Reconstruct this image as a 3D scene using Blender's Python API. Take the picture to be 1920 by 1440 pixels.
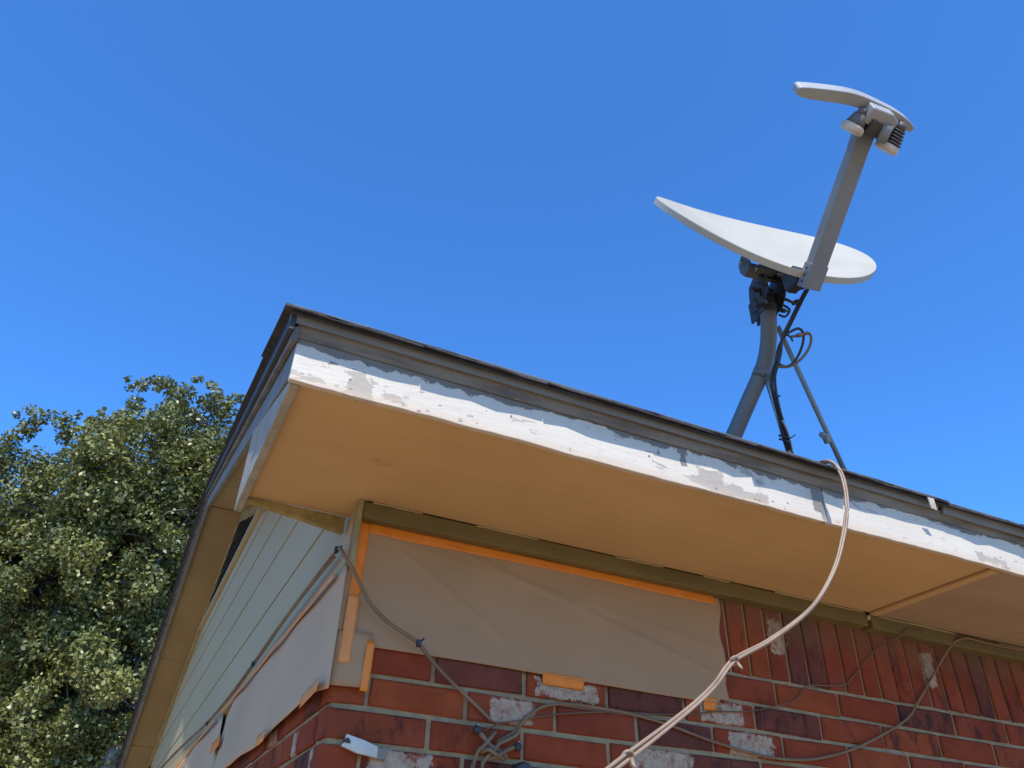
import bpy, math, random
import numpy as np
from mathutils import Vector, Matrix

for o in list(bpy.data.objects):
    bpy.data.objects.remove(o, do_unlink=True)
SC = bpy.context.scene
COL = SC.collection
# All coordinates below are written with z = 0 at the top of the stretcher brick courses;
# the ground lies GZ below that, and everything is lifted by GZ so that the ground is at z = 0.
GZ = 2.254

# ------------------------------------------------------------------ camera
cam = bpy.data.cameras.new('camera')
cam.lens = 28.1026
cam.sensor_width = 36.0
cam.clip_start = 0.05
cam.clip_end = 3000.0
camo = bpy.data.objects.new('camera', cam)
COL.objects.link(camo)
cr, cu, cf, cc = Vector((0.9027, -0.4291, 0.0308)), Vector((-0.2647, -0.4975, 0.8261)), Vector((0.3392, 0.7539, 0.5627)), Vector((-0.4411, -1.9619, -0.6537))
camo.matrix_world = Matrix(((cr.x, cu.x, -cf.x, cc.x), (cr.y, cu.y, -cf.y, cc.y), (cr.z, cu.z, -cf.z, cc.z + GZ), (0, 0, 0, 1)))
SC.camera = camo

# ------------------------------------------------------------------ sky and sun
SUN = Vector((-0.175, -0.615, 0.769)).normalized()
elev = math.asin(SUN.z)
azim = math.atan2(SUN.x, SUN.y)
world = bpy.data.worlds.new('World')
SC.world = world
world.use_nodes = True
wn, wl = world.node_tree.nodes, world.node_tree.links
wn.clear()
sky = wn.new('ShaderNodeTexSky')
sky.sky_type = 'NISHITA'
sky.sun_disc = False
sky.sun_elevation = elev
sky.sun_rotation = azim % (2 * math.pi)
sky.altitude = 300.0
sky.air_density = 1.0
sky.dust_density = 0.0
sky.ozone_density = 6.0
bg = wn.new('ShaderNodeBackground')
bg.inputs['Strength'].default_value = 0.15
wo = wn.new('ShaderNodeOutputWorld')
tint = wn.new('ShaderNodeMix')
tint.data_type = 'RGBA'
tint.blend_type = 'MULTIPLY'
tint.inputs[0].default_value = 1.0
tint.inputs[7].default_value = (0.42, 0.83, 1.2, 1)      # even tint over the whole sky
wl.new(sky.outputs[0], tint.inputs[6])
wl.new(tint.outputs[2], bg.inputs[0])
wl.new(bg.outputs[0], wo.inputs[0])
sl = bpy.data.lights.new('sun', 'SUN')
sl.energy = 3.0
sl.angle = math.radians(0.53)
sl.color = (1.0, 0.95, 0.87)
so = bpy.data.objects.new('sun', sl)
COL.objects.link(so)
so.rotation_euler = SUN.to_track_quat('Z', 'Y').to_euler()
so.location = (0, 0, 30)
SC.view_settings.view_transform = 'Standard'
SC.view_settings.look = 'None'
SC.view_settings.gamma = 1.0
SC.view_settings.use_curve_mapping = False
SC.view_settings.exposure = 0.8
SC.cycles.max_bounces = 10
SC.cycles.diffuse_bounces = 6

rnd = random.Random(7)
nrg = np.random.default_rng(11)

# ------------------------------------------------------------------ material helpers
class NT:
    def __init__(s, name):
        s.m = bpy.data.materials.new(name)
        s.m.use_nodes = True
        s.t = s.m.node_tree
        s.t.nodes.clear()
        s.out = s.n('ShaderNodeOutputMaterial')
        s.b = s.n('ShaderNodeBsdfPrincipled')
        s.l(s.b.outputs[0], s.out.inputs[0])
    def n(s, kind, **kw):
        nd = s.t.nodes.new(kind)
        for k, v in kw.items():
            setattr(nd, k, v)
        return nd
    def l(s, a, b):
        s.t.links.new(a, b)
    def put(s, sock, v):
        if hasattr(v, 'is_output'):
            s.l(v, sock)
        elif isinstance(v, (tuple, list)) and len(v) == 3 and sock.type == 'RGBA':
            sock.default_value = (*v, 1)
        else:
            sock.default_value = v
    def geo(s):
        return s.n('ShaderNodeNewGeometry').outputs['Position']
    def objco(s):
        return s.n('ShaderNodeTexCoord').outputs['Object']
    def vscale(s, v, sc):
        m = s.n('ShaderNodeMapping')
        s.l(v, m.inputs[0])
        m.inputs['Scale'].default_value = sc
        return m.outputs[0]
    def noise(s, v, scale, detail=4.0, rough=0.55, dist=0.0):
        n = s.n('ShaderNodeTexNoise')
        s.l(v, n.inputs['Vector'])
        n.inputs['Scale'].default_value = scale
        n.inputs['Detail'].default_value = detail
        n.inputs['Roughness'].default_value = rough
        n.inputs['Distortion'].default_value = dist
        return n.outputs['Fac']
    def math(s, op, a, b=None, c=None, clamp=False):
        n = s.n('ShaderNodeMath', operation=op, use_clamp=clamp)
        s.put(n.inputs[0], a)
        if b is not None:
            s.put(n.inputs[1], b)
        if c is not None:
            s.put(n.inputs[2], c)
        return n.outputs[0]
    def ramp(s, v, lo, hi):
        n = s.n('ShaderNodeMapRange', interpolation_type='SMOOTHSTEP')
        s.put(n.inputs[0], v)
        n.inputs[1].default_value = lo
        n.inputs[2].default_value = hi
        return n.outputs[0]
    def mix(s, f, a, b, blend='MIX'):
        n = s.n('ShaderNodeMix', data_type='RGBA', blend_type=blend)
        s.put(n.inputs[0], f)
        s.put(n.inputs[6], a)
        s.put(n.inputs[7], b)
        return n.outputs[2]
    def xyz(s, v):
        n = s.n('ShaderNodeSeparateXYZ')
        s.l(v, n.inputs[0])
        return n.outputs
    def bump(s, h, strength=0.3, dist=0.01):
        n = s.n('ShaderNodeBump')
        s.l(h, n.inputs['Height'])
        n.inputs['Strength'].default_value = strength
        n.inputs['Distance'].default_value = dist
        s.l(n.outputs[0], s.b.inputs['Normal'])
    def done(s, col, rough=0.7, metal=0.0, spec=0.5):
        s.put(s.b.inputs['Base Color'], col)
        s.put(s.b.inputs['Roughness'], rough)
        s.b.inputs['Metallic'].default_value = metal
        s.b.inputs['Specular IOR Level'].default_value = spec
        return s.m

def plain(name, c1, c2, scale=8.0, rough=0.7, bump=0.0, bscale=60.0, metal=0.0, lo=0.35, hi=0.65, stretch=(1, 1, 1), spec=0.5, speck=0.0, speckcol=(0.1, 0.08, 0.06)):
    t = NT(name)
    g = t.vscale(t.geo(), stretch)
    c = t.mix(t.ramp(t.noise(g, scale), lo, hi), c1, c2)
    if speck:
        c = t.mix(t.ramp(t.noise(g, scale * 6.5, 6, 0.7), 0.72 - speck, 0.76 - speck), c, speckcol)
    if bump:
        t.bump(t.noise(g, bscale, 6, 0.6), bump, 0.006)
    return t.done(c, rough, metal, spec)

def boxmask(t, comp, patches, noise, amount):
    """union of rectangles (u0,u1,v0,v1) on two coordinates, with ragged edges"""
    u, v = comp
    tot = None
    for (u0, u1, v0, v1) in patches:
        du = t.math('MINIMUM', t.math('SUBTRACT', u, u0), t.math('SUBTRACT', u1, u))
        dv = t.math('MINIMUM', t.math('SUBTRACT', v, v0), t.math('SUBTRACT', v1, v))
        d = t.math('MINIMUM', du, dv)
        tot = d if tot is None else t.math('MAXIMUM', tot, d)
    d = t.math('ADD', tot, t.math('MULTIPLY', t.math('SUBTRACT', noise, 0.5), amount))
    return t.ramp(d, -0.0008, 0.0016)

def shift(co):                      # world position with the ground offset taken out again
    return co

# ------------------------------------------------------------------ materials
def W(u0, u1, z0, z1):
    return (u0, u1, z0 + GZ, z1 + GZ)
def mat_brick(name, patches, axis):
    t = NT(name)
    g = t.geo()
    oc = t.n('ShaderNodeObjectInfo')
    base = oc.outputs['Color']
    X = t.xyz(g)
    n1 = t.noise(g, 9.0, 5, 0.6)
    c = t.mix(t.ramp(n1, 0.3, 0.75), base, t.mix(1.0, base, (0.72, 0.62, 0.6), 'MULTIPLY'))
    fine = t.noise(g, 160.0, 3, 0.6)
    c = t.mix(t.math('MULTIPLY', t.ramp(fine, 0.62, 0.8), 0.3), c, (0.30, 0.13, 0.075))
    # fired dark flashes, strength carried by the object's alpha
    soot = t.ramp(t.noise(t.vscale(g, (1.0, 1.0, 0.45)), 17.0, 6, 0.7, 0.6), 0.5, 0.62)
    c = t.mix(t.math('MULTIPLY', soot, oc.outputs['Alpha']), c, (0.035, 0.018, 0.018))
    # faint pale film left by old paint
    film = t.ramp(t.noise(g, 5.0, 6, 0.65), 0.55, 0.85)
    c = t.mix(t.math('MULTIPLY', film, 0.14), c, (0.30, 0.2, 0.14))
    if patches:
        nn = t.noise(g, 70.0, 6, 0.75)
        nb = t.noise(g, 24.0, 4, 0.6)
        na = t.math('ADD', t.math('MULTIPLY', nn, 0.6), t.math('MULTIPLY', nb, 0.4))
        m = boxmask(t, (X[axis], X[2]), patches, na, 0.085)
        pn = t.ramp(t.noise(g, 33.0, 7, 0.72), 0.36, 0.50)
        pcol = t.mix(t.ramp(t.noise(g, 40.0, 5, 0.7), 0.3, 0.7), (0.52, 0.40, 0.275), (0.36, 0.235, 0.15))
        c = t.mix(t.math('MULTIPLY', m, t.math('ADD', t.math('MULTIPLY', pn, 0.85), 0.12)), c, pcol)
    pit = t.ramp(t.noise(g, 75.0, 4, 0.6), 0.66, 0.72)
    c = t.mix(t.math('MULTIPLY', pit, 0.55), c, (0.07, 0.022, 0.014))
    # brown drip film running down from the eave on the upper courses
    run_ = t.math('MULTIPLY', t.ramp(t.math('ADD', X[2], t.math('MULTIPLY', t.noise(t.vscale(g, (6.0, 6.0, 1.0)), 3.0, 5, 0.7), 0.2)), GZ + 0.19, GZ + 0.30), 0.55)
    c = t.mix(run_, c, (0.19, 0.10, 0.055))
    t.bump(t.math('SUBTRACT', t.math('ADD', t.noise(g, 120.0, 6, 0.7), t.math('MULTIPLY', n1, 0.8)), t.math('MULTIPLY', pit, 0.8)), 0.7, 0.005)
    return t.done(c, 0.93, 0, 0.2)

FRONT_PATCH = [W(0.545, 0.735, -0.145, -0.10), W(0.415, 0.535, -0.225, -0.163), W(1.075, 1.225, -0.148, -0.09),
               W(1.165, 1.325, -0.227, -0.165), W(0.83, 1.035, -0.31, -0.24), W(0.115, 0.27, -0.40, -0.318),
               W(1.372, 1.435, 0.085, 0.20), W(2.035, 2.095, 0.075, 0.19)]
SIDE_PATCH = [W(0.0, 0.10, -0.40, -0.318), W(0.60, 0.72, -0.235, -0.19), W(0.95, 1.1, -0.32, -0.25), W(0.28, 0.34, -0.31, -0.25)]
M = {}
M['brick'] = mat_brick('red brick', FRONT_PATCH, 0)
M['brick_side'] = mat_brick('red brick gable', SIDE_PATCH, 1)
M['mortar'] = plain('mortar', (0.40, 0.275, 0.145), (0.31, 0.21, 0.11), 25, 0.95, 0.8, 140, speck=0.06)

t = NT('brick wall far')
g = t.geo()
bt = t.n('ShaderNodeTexBrick')
t.l(t.vscale(g, (1, 1, 1)), bt.inputs['Vector'])
bt.inputs['Color1'].default_value = (0.20, 0.055, 0.033, 1)
bt.inputs['Color2'].default_value = (0.14, 0.04, 0.03, 1)
bt.inputs['Mortar'].default_value = (0.3, 0.27, 0.2, 1)
bt.inputs['Scale'].default_value = 1.0
bt.inputs['Brick Width'].default_value = 0.254
bt.inputs['Row Height'].default_value = 0.0775
bt.inputs['Mortar Size'].default_value = 0.006
M['mortar_low'] = M['mortar']

# white fascia paint, scraped in places
def mat_fascia(name):
    t = NT(name)
    g = t.geo()
    X = t.xyz(g)
    gs = t.vscale(g, (0.6, 1.0, 2.3))
    w = t.mix(t.ramp(t.noise(gs, 6.0), 0.3, 0.75), (0.62, 0.555, 0.455), (0.56, 0.495, 0.40))
    # scraped to grey primer, mostly near the house corner and near the butt joint
    xs = t.math('ADD', t.math('MULTIPLY', t.ramp(X[0], 0.25, -0.25), 0.45), t.math('MULTIPLY', t.ramp(t.math('ABSOLUTE', t.math('SUBTRACT', X[0], 0.86)), 0.22, 0.05), 0.8))
    xs = t.math('ADD', xs, t.math('MULTIPLY', t.ramp(X[0], 1.55, 1.75), 0.45))
    pn = t.noise(gs, 9.0, 7, 0.62, 0.5)
    peel = t.ramp(t.math('ADD', pn, t.math('MULTIPLY', xs, 0.14)), 0.645, 0.652)
    w = t.mix(peel, w, t.mix(t.noise(gs, 30.0), (0.43, 0.375, 0.305), (0.35, 0.31, 0.255)))
    na = t.noise(t.vscale(g, (1, 1, 1.6)), 22.0, 7, 0.7, 0.6)
    pm = boxmask(t, (X[0], X[2]), [W(-0.185, -0.125, 0.262, 0.305), W(-0.11, -0.055, 0.272, 0.296), W(-0.20, -0.15, 0.298, 0.318), W(0.715, 0.80, 0.275, 0.322), W(0.79, 0.93, 0.262, 0.290), W(1.70, 1.82, 0.268, 0.290), W(2.1, 2.25, 0.28, 0.31)], na, 0.075)
    w = t.mix(pm, w, t.mix(t.noise(gs, 26.0, 5), (0.44, 0.375, 0.30), (0.34, 0.29, 0.235)))
    gm_ = boxmask(t, (X[0], X[2]), [W(1.088, 1.13, 0.285, 0.365), W(1.112, 1.13, 0.255, 0.37), W(0.668, 0.684, 0.312, 0.35), W(0.598, 0.606, 0.325, 0.342), W(0.66, 0.69, 0.345, 0.37), W(-0.23, -0.205, 0.318, 0.33)], na, 0.03)
    w = t.mix(t.math('MULTIPLY', gm_, 0.85), w, (0.15, 0.13, 0.105))
    drt = t.math('MULTIPLY', t.ramp(t.noise(t.vscale(g, (7.0, 1.0, 0.5)), 4.0, 6, 0.7), 0.52, 0.78), 0.28)
    w = t.mix(drt, w, (0.36, 0.30, 0.22))
    chip = t.ramp(t.noise(t.vscale(g, (1, 1, 1.8)), 48.0, 3, 0.5, 0.3), 0.70, 0.715)
    w = t.mix(t.math('MULTIPLY', chip, t.ramp(t.noise(gs, 3.3), 0.45, 0.6)), w, (0.22, 0.2, 0.17))
    # bare weathered band high up where rain ran behind the drip edge
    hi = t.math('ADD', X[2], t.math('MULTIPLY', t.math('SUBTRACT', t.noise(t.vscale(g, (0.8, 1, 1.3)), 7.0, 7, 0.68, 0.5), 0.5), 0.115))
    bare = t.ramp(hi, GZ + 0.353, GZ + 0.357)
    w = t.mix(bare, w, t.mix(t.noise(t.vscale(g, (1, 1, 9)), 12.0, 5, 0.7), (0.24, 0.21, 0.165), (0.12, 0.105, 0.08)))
    # thin cracks
    cr_ = t.ramp(t.math('ABSOLUTE', t.math('SUBTRACT', t.noise(gs, 4.2, 3, 0.5, 0.8), 0.5)), 0.003, 0.0012)
    w = t.mix(t.math('MULTIPLY', cr_, 0.2), w, (0.3, 0.27, 0.22))
    # colour turns orange towards the lower edge
    lo_ = t.math('MULTIPLY', t.ramp(t.math('ADD', X[2], t.math('MULTIPLY', t.noise(g, 5.0), 0.03)), GZ + 0.305, GZ + 0.272), 0.55)
    w = t.mix(lo_, w, (0.56, 0.41, 0.27))
    t.bump(t.math('ADD', t.math('MULTIPLY', peel, -0.7), t.noise(gs, 45.0, 5, 0.6)), 0.35, 0.004)
    return t.done(w, 0.62)
M['fascia'] = mat_fascia('scraped white paint')
M['rake_paint'] = plain('dull rake paint', (0.20, 0.185, 0.155), (0.15, 0.137, 0.115), 7, 0.7, 0.3, 50, speck=0.03, speckcol=(0.3, 0.27, 0.22))
M['return_paint'] = plain('rough return paint', (0.37, 0.325, 0.25), (0.29, 0.255, 0.19), 14, 0.75, 0.9, 70, stretch=(1, 1, 1), speck=0.05, speckcol=(0.33, 0.27, 0.2))
M['trim'] = plain('weathered trim', (0.20, 0.178, 0.145), (0.105, 0.092, 0.075), 14, 0.8, 0.5, 60, stretch=(0.35, 1, 2.5), speck=0.10, speckcol=(0.26, 0.22, 0.16))
M['rake_dark'] = plain('dark rake metal', (0.045, 0.042, 0.04), (0.03, 0.028, 0.027), 8, 0.6)
M['drip'] = plain('grey drip edge', (0.165, 0.155, 0.138), (0.14, 0.132, 0.12), 5, 0.55, 0.08, 30)
M['drip_bare'] = plain('cream drip end', (0.68, 0.60, 0.47), (0.5, 0.43, 0.33), 20, 0.5)
M['shingle'] = plain('asphalt shingle', (0.066, 0.062, 0.066), (0.036, 0.034, 0.039), 30, 0.95, 1.0, 220, speck=0.08, speckcol=(0.19, 0.17, 0.155))
M['soffit'] = plain('tan soffit', (0.52, 0.335, 0.145), (0.475, 0.30, 0.125), 2.2, 0.75, 0.06, 18, speck=0.012, speckcol=(0.27, 0.15, 0.06))
def mat_soffit(name, c1, c2, cs):
    t = NT(name)
    g = t.geo()
    X = t.xyz(g)
    br = t.noise(t.vscale(g, (1.0, 14.0, 1.0)), 3.0, 6, 0.65)
    c = t.mix(t.ramp(t.noise(g, 1.9, 4), 0.3, 0.72), c1, c2)
    c = t.mix(t.math('MULTIPLY', t.ramp(br, 0.45, 0.75), 0.28), c, cs)
    st = t.ramp(t.noise(g, 3.1, 7, 0.68, 0.8), 0.66, 0.74)
    c = t.mix(t.math('MULTIPLY', st, 0.3), c, cs)
    ck = t.ramp(t.noise(t.vscale(g, (1.0, 3.5, 1.0)), 26.0, 5, 0.7), 0.745, 0.76)
    c = t.mix(t.math('MULTIPLY', ck, 0.7), c, (0.16, 0.085, 0.035))
    # one scuffed stain on the panel near the corner
    dx = t.math('MULTIPLY', t.math('SUBTRACT', X[0], -0.02), 1.0)
    dy = t.math('MULTIPLY', t.math('SUBTRACT', X[1], -0.262), 2.2)
    rr = t.math('SQRT', t.math('ADD', t.math('MULTIPLY', dx, dx), t.math('MULTIPLY', dy, dy)))
    sc = t.math('MULTIPLY', t.ramp(rr, 0.05, 0.01), t.ramp(t.noise(t.vscale(g, (1, 4, 1)), 40.0, 5, 0.7), 0.45, 0.6))
    c = t.mix(t.math('MULTIPLY', sc, 0.6), c, (0.2, 0.1, 0.04))
    t.bump(t.math('ADD', br, t.math('MULTIPLY', t.noise(g, 1.2, 3), 3.0)), 0.12, 0.012)
    return t.done(c, 0.7, 0, 0.35)
M['soffit'] = mat_soffit('tan soffit paint', (0.57, 0.355, 0.158), (0.51, 0.31, 0.13), (0.41, 0.24, 0.092))
M['soffit_old'] = plain('brown soffit', (0.40, 0.265, 0.155), (0.35, 0.228, 0.132), 2.5, 0.78, 0.1, 20, stretch=(0.4, 2, 1), speck=0.03, speckcol=(0.38, 0.25, 0.14))
M['rake_soffit'] = plain('tan rake soffit', (0.325, 0.23, 0.112), (0.285, 0.2, 0.095), 2.0, 0.8, 0.1, 25)
M['frieze'] = plain('olive frieze', (0.175, 0.125, 0.036), (0.135, 0.095, 0.026), 6, 0.7, 0.25, 40, stretch=(0.5, 1, 2))
M['frieze_raw'] = plain('flaking frieze', (0.40, 0.30, 0.10), (0.27, 0.20, 0.06), 16, 0.8, 0.6, 60, speck=0.07, speckcol=(0.14, 0.10, 0.05))
M['cream'] = plain('cream trim', (0.36, 0.285, 0.13), (0.26, 0.20, 0.085), 12, 0.7, 0.35, 50, speck=0.03, speckcol=(0.2, 0.15, 0.08))
M['siding'] = plain('pale green siding', (0.45, 0.355, 0.19), (0.415, 0.33, 0.175), 1.6, 0.6, 0.06, 14, stretch=(1, 0.4, 1), speck=0.008, speckcol=(0.36, 0.33, 0.26))
M['dark'] = plain('dark vent void', (0.012, 0.011, 0.01), (0.02, 0.018, 0.016), 5, 0.9)
M['slat'] = plain('vent slat', (0.20, 0.18, 0.14), (0.12, 0.11, 0.09), 9, 0.8, 0.3)
M['caulk'] = plain('split caulk', (0.62, 0.52, 0.28), (0.5, 0.4, 0.2), 20, 0.6)

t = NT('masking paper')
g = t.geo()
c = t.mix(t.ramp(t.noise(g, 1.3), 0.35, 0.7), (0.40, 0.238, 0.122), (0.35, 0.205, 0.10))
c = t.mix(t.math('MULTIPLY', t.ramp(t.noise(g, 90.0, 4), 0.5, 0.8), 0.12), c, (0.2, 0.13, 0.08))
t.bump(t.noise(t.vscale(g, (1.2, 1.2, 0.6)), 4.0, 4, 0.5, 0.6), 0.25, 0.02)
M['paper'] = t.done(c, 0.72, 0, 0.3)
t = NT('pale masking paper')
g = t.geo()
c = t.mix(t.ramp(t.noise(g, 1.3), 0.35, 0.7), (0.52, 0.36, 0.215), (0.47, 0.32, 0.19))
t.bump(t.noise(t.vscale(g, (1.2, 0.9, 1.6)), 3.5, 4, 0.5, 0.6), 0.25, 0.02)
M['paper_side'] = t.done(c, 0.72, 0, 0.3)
M['tape'] = plain('orange tape', (0.78, 0.215, 0.008), (0.70, 0.18, 0.006), 18, 0.5, 0.15, 60)
M['tape_pale'] = plain('pale orange tape', (0.74, 0.27, 0.06), (0.66, 0.23, 0.045), 18, 0.5, 0.15, 60)
M['plastic'] = plain('white plastic', (0.60, 0.56, 0.46), (0.50, 0.465, 0.38), 18, 0.45, 0.1, 50, speck=0.02)
M['plastic_grey'] = plain('grey plastic', (0.22, 0.2, 0.16), (0.18, 0.16, 0.13), 14, 0.55)
M['rubber'] = plain('black rubber', (0.022, 0.023, 0.027), (0.035, 0.035, 0.038), 12, 0.5)
M['cable'] = plain('beige cable', (0.33, 0.225, 0.145), (0.25, 0.165, 0.105), 12, 0.45, 0.1, 90, spec=0.5, speck=0.03, speckcol=(0.25, 0.17, 0.12))
M['cable_brown'] = plain('dusty brown cable', (0.23, 0.135, 0.066), (0.17, 0.10, 0.048), 10, 0.6, 0.1, 80)
M['cable_grey'] = plain('painted grey cable', (0.22, 0.14, 0.072), (0.145, 0.092, 0.048), 14, 0.65, 0.2, 80)
M['cable_dark'] = plain('thin dark cable', (0.12, 0.06, 0.032), (0.18, 0.1, 0.055), 6, 0.6)
M['dish'] = plain('dish paint', (0.44, 0.412, 0.342), (0.40, 0.372, 0.305), 5, 0.6, 0.05, 30, speck=0.045, speckcol=(0.33, 0.315, 0.27), spec=0.3)
M['lnb'] = plain('feed housing plastic', (0.33, 0.335, 0.33), (0.29, 0.295, 0.29), 9, 0.55, 0.04, 60)
M['feedcap'] = plain('cream feed cap', (0.60, 0.53, 0.44), (0.48, 0.40, 0.32), 22, 0.6, 0.1, 60)
M['feeddark'] = plain('aged feed body', (0.13, 0.118, 0.108), (0.09, 0.08, 0.075), 22, 0.6)
M['arm'] = plain('arm paint', (0.20, 0.205, 0.20), (0.172, 0.177, 0.174), 10, 0.5, 0.05, 40)
M['mast'] = plain('mast paint', (0.155, 0.158, 0.152), (0.13, 0.132, 0.127), 8, 0.5, 0.08, 60, speck=0.02, speckcol=(0.1, 0.08, 0.07))
M['bracket'] = plain('dark bracket', (0.06, 0.056, 0.052), (0.042, 0.038, 0.036), 14, 0.5, 0.1, 60, speck=0.04, speckcol=(0.16, 0.09, 0.06))
M['zinc'] = plain('zinc strut', (0.46, 0.46, 0.45), (0.36, 0.36, 0.35), 14, 0.35, 0.05, 60, metal=0.7)
M['strut'] = plain('grey strut', (0.25, 0.27, 0.255), (0.20, 0.215, 0.2), 9, 0.5)
M['copper'] = plain('rusty connector', (0.33, 0.17, 0.12), (0.2, 0.12, 0.1), 40, 0.4, metal=0.5)
M['bark'] = plain('bark', (0.10, 0.082, 0.066), (0.06, 0.05, 0.042), 14, 0.95, 1.0, 40, stretch=(1, 1, 0.3))
M['twig'] = plain('grey twig', (0.26, 0.235, 0.205), (0.17, 0.15, 0.13), 12, 0.9)
M['deadwood'] = plain('weathered dead wood', (0.30, 0.265, 0.235), (0.16, 0.14, 0.125), 14, 0.95, 1.0, 30, stretch=(1, 1, 0.15))
M['cutwood'] = plain('sawn wood end', (0.62, 0.42, 0.34), (0.5, 0.32, 0.25), 20, 0.9)
M['ground'] = plain('dry tan ground', (0.385, 0.28, 0.17), (0.335, 0.24, 0.14), 0.8, 0.95, 0.5, 12)

t = NT('oak leaf')
g = t.geo()
oi = t.n('ShaderNodeTexCoord').outputs['Object']
at_ = t.n('ShaderNodeAttribute', attribute_name='tone')
c = t.mix(at_.outputs['Fac'], (0.075, 0.098, 0.03), (0.38, 0.355, 0.10))
c = t.mix(t.math('MULTIPLY', t.ramp(t.noise(g, 0.9, 3), 0.4, 0.7), 0.5), c, (0.10, 0.125, 0.05))
t.done(c, 0.4, 0, 0.5)
tr = t.n('ShaderNodeBsdfTranslucent')
t.l(t.mix(1.0, c, (0.95, 1.0, 0.45), 'MULTIPLY'), tr.inputs[0])
mx = t.n('ShaderNodeMixShader')
mx.inputs[0].default_value = 0.16
t.l(t.b.outputs[0], mx.inputs[1])
t.l(tr.outputs[0], mx.inputs[2])
t.l(mx.outputs[0], t.out.inputs[0])
M['leaf'] = t.m

# ------------------------------------------------------------------ mesh helpers
WPOS = {}

def vec(p):
    return np.array(p, float)

def frame_from(d, hint=(0, 0, 1)):
    d = vec(d)
    d = d / np.linalg.norm(d)
    h = vec(hint)
    if abs(d @ h) > 0.95:
        h = vec((1, 0, 0)) if abs(d[0]) < 0.9 else vec((0, 1, 0))
    a = np.cross(d, h)
    a /= np.linalg.norm(a)
    return a, np.cross(a, d)

def spline(pts, n=8):
    P = [vec(p) for p in pts]
    P = [2 * P[0] - P[1]] + P + [2 * P[-1] - P[-2]]
    out = []
    for i in range(1, len(P) - 2):
        for k in range(n):
            u = k / n
            a, b, c, d = P[i - 1], P[i], P[i + 1], P[i + 2]
            out.append(0.5 * ((2 * b) + (c - a) * u + (2 * a - 5 * b + 4 * c - d) * u * u + (3 * b - a - 3 * c + d) * u ** 3))
    out.append(P[-2])
    return out

class MB:
    def __init__(s):
        s.v, s.f, s.sm = [], [], []
    def add(s, vs, fs, smooth=False):
        b = len(s.v)
        s.v += [tuple(map(float, p)) for p in vs]
        s.f += [tuple(i + b for i in f) for f in fs]
        s.sm += [smooth] * len(fs)
        return s
    def box(s, x0, x1, y0, y1, z0, z1):
        vs = [(x, y, z) for z in (z0, z1) for y in (y0, y1) for x in (x0, x1)]
        return s.add(vs, [(0, 2, 3, 1), (4, 5, 7, 6), (0, 1, 5, 4), (2, 6, 7, 3), (0, 4, 6, 2), (1, 3, 7, 5)])
    def obox(s, c, ax, h):
        """box with centre c, axes ax (three unit vectors), half sizes h, edges chamfered"""
        c = vec(c)
        A = [vec(a) for a in ax]
        vs = [c + A[0] * h[0] * i + A[1] * h[1] * j + A[2] * h[2] * k for k in (-1, 1) for j in (-1, 1) for i in (-1, 1)]
        return s.add(vs, [(0, 2, 3, 1), (4, 5, 7, 6), (0, 1, 5, 4), (2, 6, 7, 3), (0, 4, 6, 2), (1, 3, 7, 5)])
    def prism(s, base, d, smooth=False):
        """closed polygon base (list of points) swept by vector d"""
        n = len(base)
        B = [vec(p) for p in base]
        d = vec(d)
        vs = B + [p + d for p in B]
        fs = [tuple(range(n - 1, -1, -1)), tuple(range(n, 2 * n))]
        fs += [(i, (i + 1) % n, n + (i + 1) % n, n + i) for i in range(n)]
        return s.add(vs, fs, smooth)
    def tube(s, pts, r, n=10, cap=True, hint=(0, 0, 1), ell=1.0):
        P = [vec(p) for p in pts]
        m = len(P)
        R = r if isinstance(r, (list, tuple, np.ndarray)) else [r] * m
        vs = []
        a = None
        for i, p in enumerate(P):
            d = P[min(i + 1, m - 1)] - P[max(i - 1, 0)]
            d = d / (np.linalg.norm(d) + 1e-12)
            if a is None:
                a, b = frame_from(d, hint)
            else:
                a = a - d * (a @ d)
                a /= np.linalg.norm(a)
                b = np.cross(a, d)
            for k in range(n):
                th = 2 * math.pi * k / n
                vs.append(p + R[i] * (math.cos(th) * a + ell * math.sin(th) * b))
        fs = []
        for i in range(m - 1):
            for k in range(n):
                k2 = (k + 1) % n
                fs.append((i * n + k, i * n + k2, (i + 1) * n + k2, (i + 1) * n + k))
        s.add(vs, fs, True)
        if cap:
            b0 = len(s.v) - len(vs)
            s.f.append(tuple(b0 + k for k in range(n - 1, -1, -1)))
            s.f.append(tuple(b0 + (m - 1) * n + k for k in range(n)))
            s.sm += [False, False]
        return s
    def bolt(s, c, d, r=0.006, l=0.02):
        d = vec(d) / np.linalg.norm(d)
        c = vec(c)
        s.tube([c, c + d * l], r * 0.55, 8)
        s.tube([c + d * l * 0.35, c + d * l * 0.75], r, 6)
        return s

def obj(name, mb, mat, parent=None, origin=None, kind=None, label=None, cat=None, group=None, mesh=None):
    """link one mesh object; mesh coordinates are given in house coordinates"""
    if origin is None:
        a = np.array(mb.v)
        lo, hi = a.min(0), a.max(0)
        origin = ((lo[0] + hi[0]) / 2, (lo[1] + hi[1]) / 2, lo[2])
    origin = vec(origin)
    if mesh is None:
        me = bpy.data.meshes.new(name)
        me.from_pydata([tuple(vec(p) - origin) for p in mb.v], [], mb.f)
        me.polygons.foreach_set('use_smooth', mb.sm)
        me.materials.append(mat)
        me.update()
    else:
        me = mesh
    o = bpy.data.objects.new(name, me)
    COL.objects.link(o)
    place(o, origin, parent)
    tag(o, label, cat, group, kind)
    return o

def place(o, origin, parent):
    origin = vec(origin)
    w = origin + vec((0, 0, GZ))
    if parent is not None:
        o.parent = parent
        o.location = tuple(w - WPOS[parent])
    else:
        o.location = tuple(w)
    WPOS[o] = w

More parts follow.
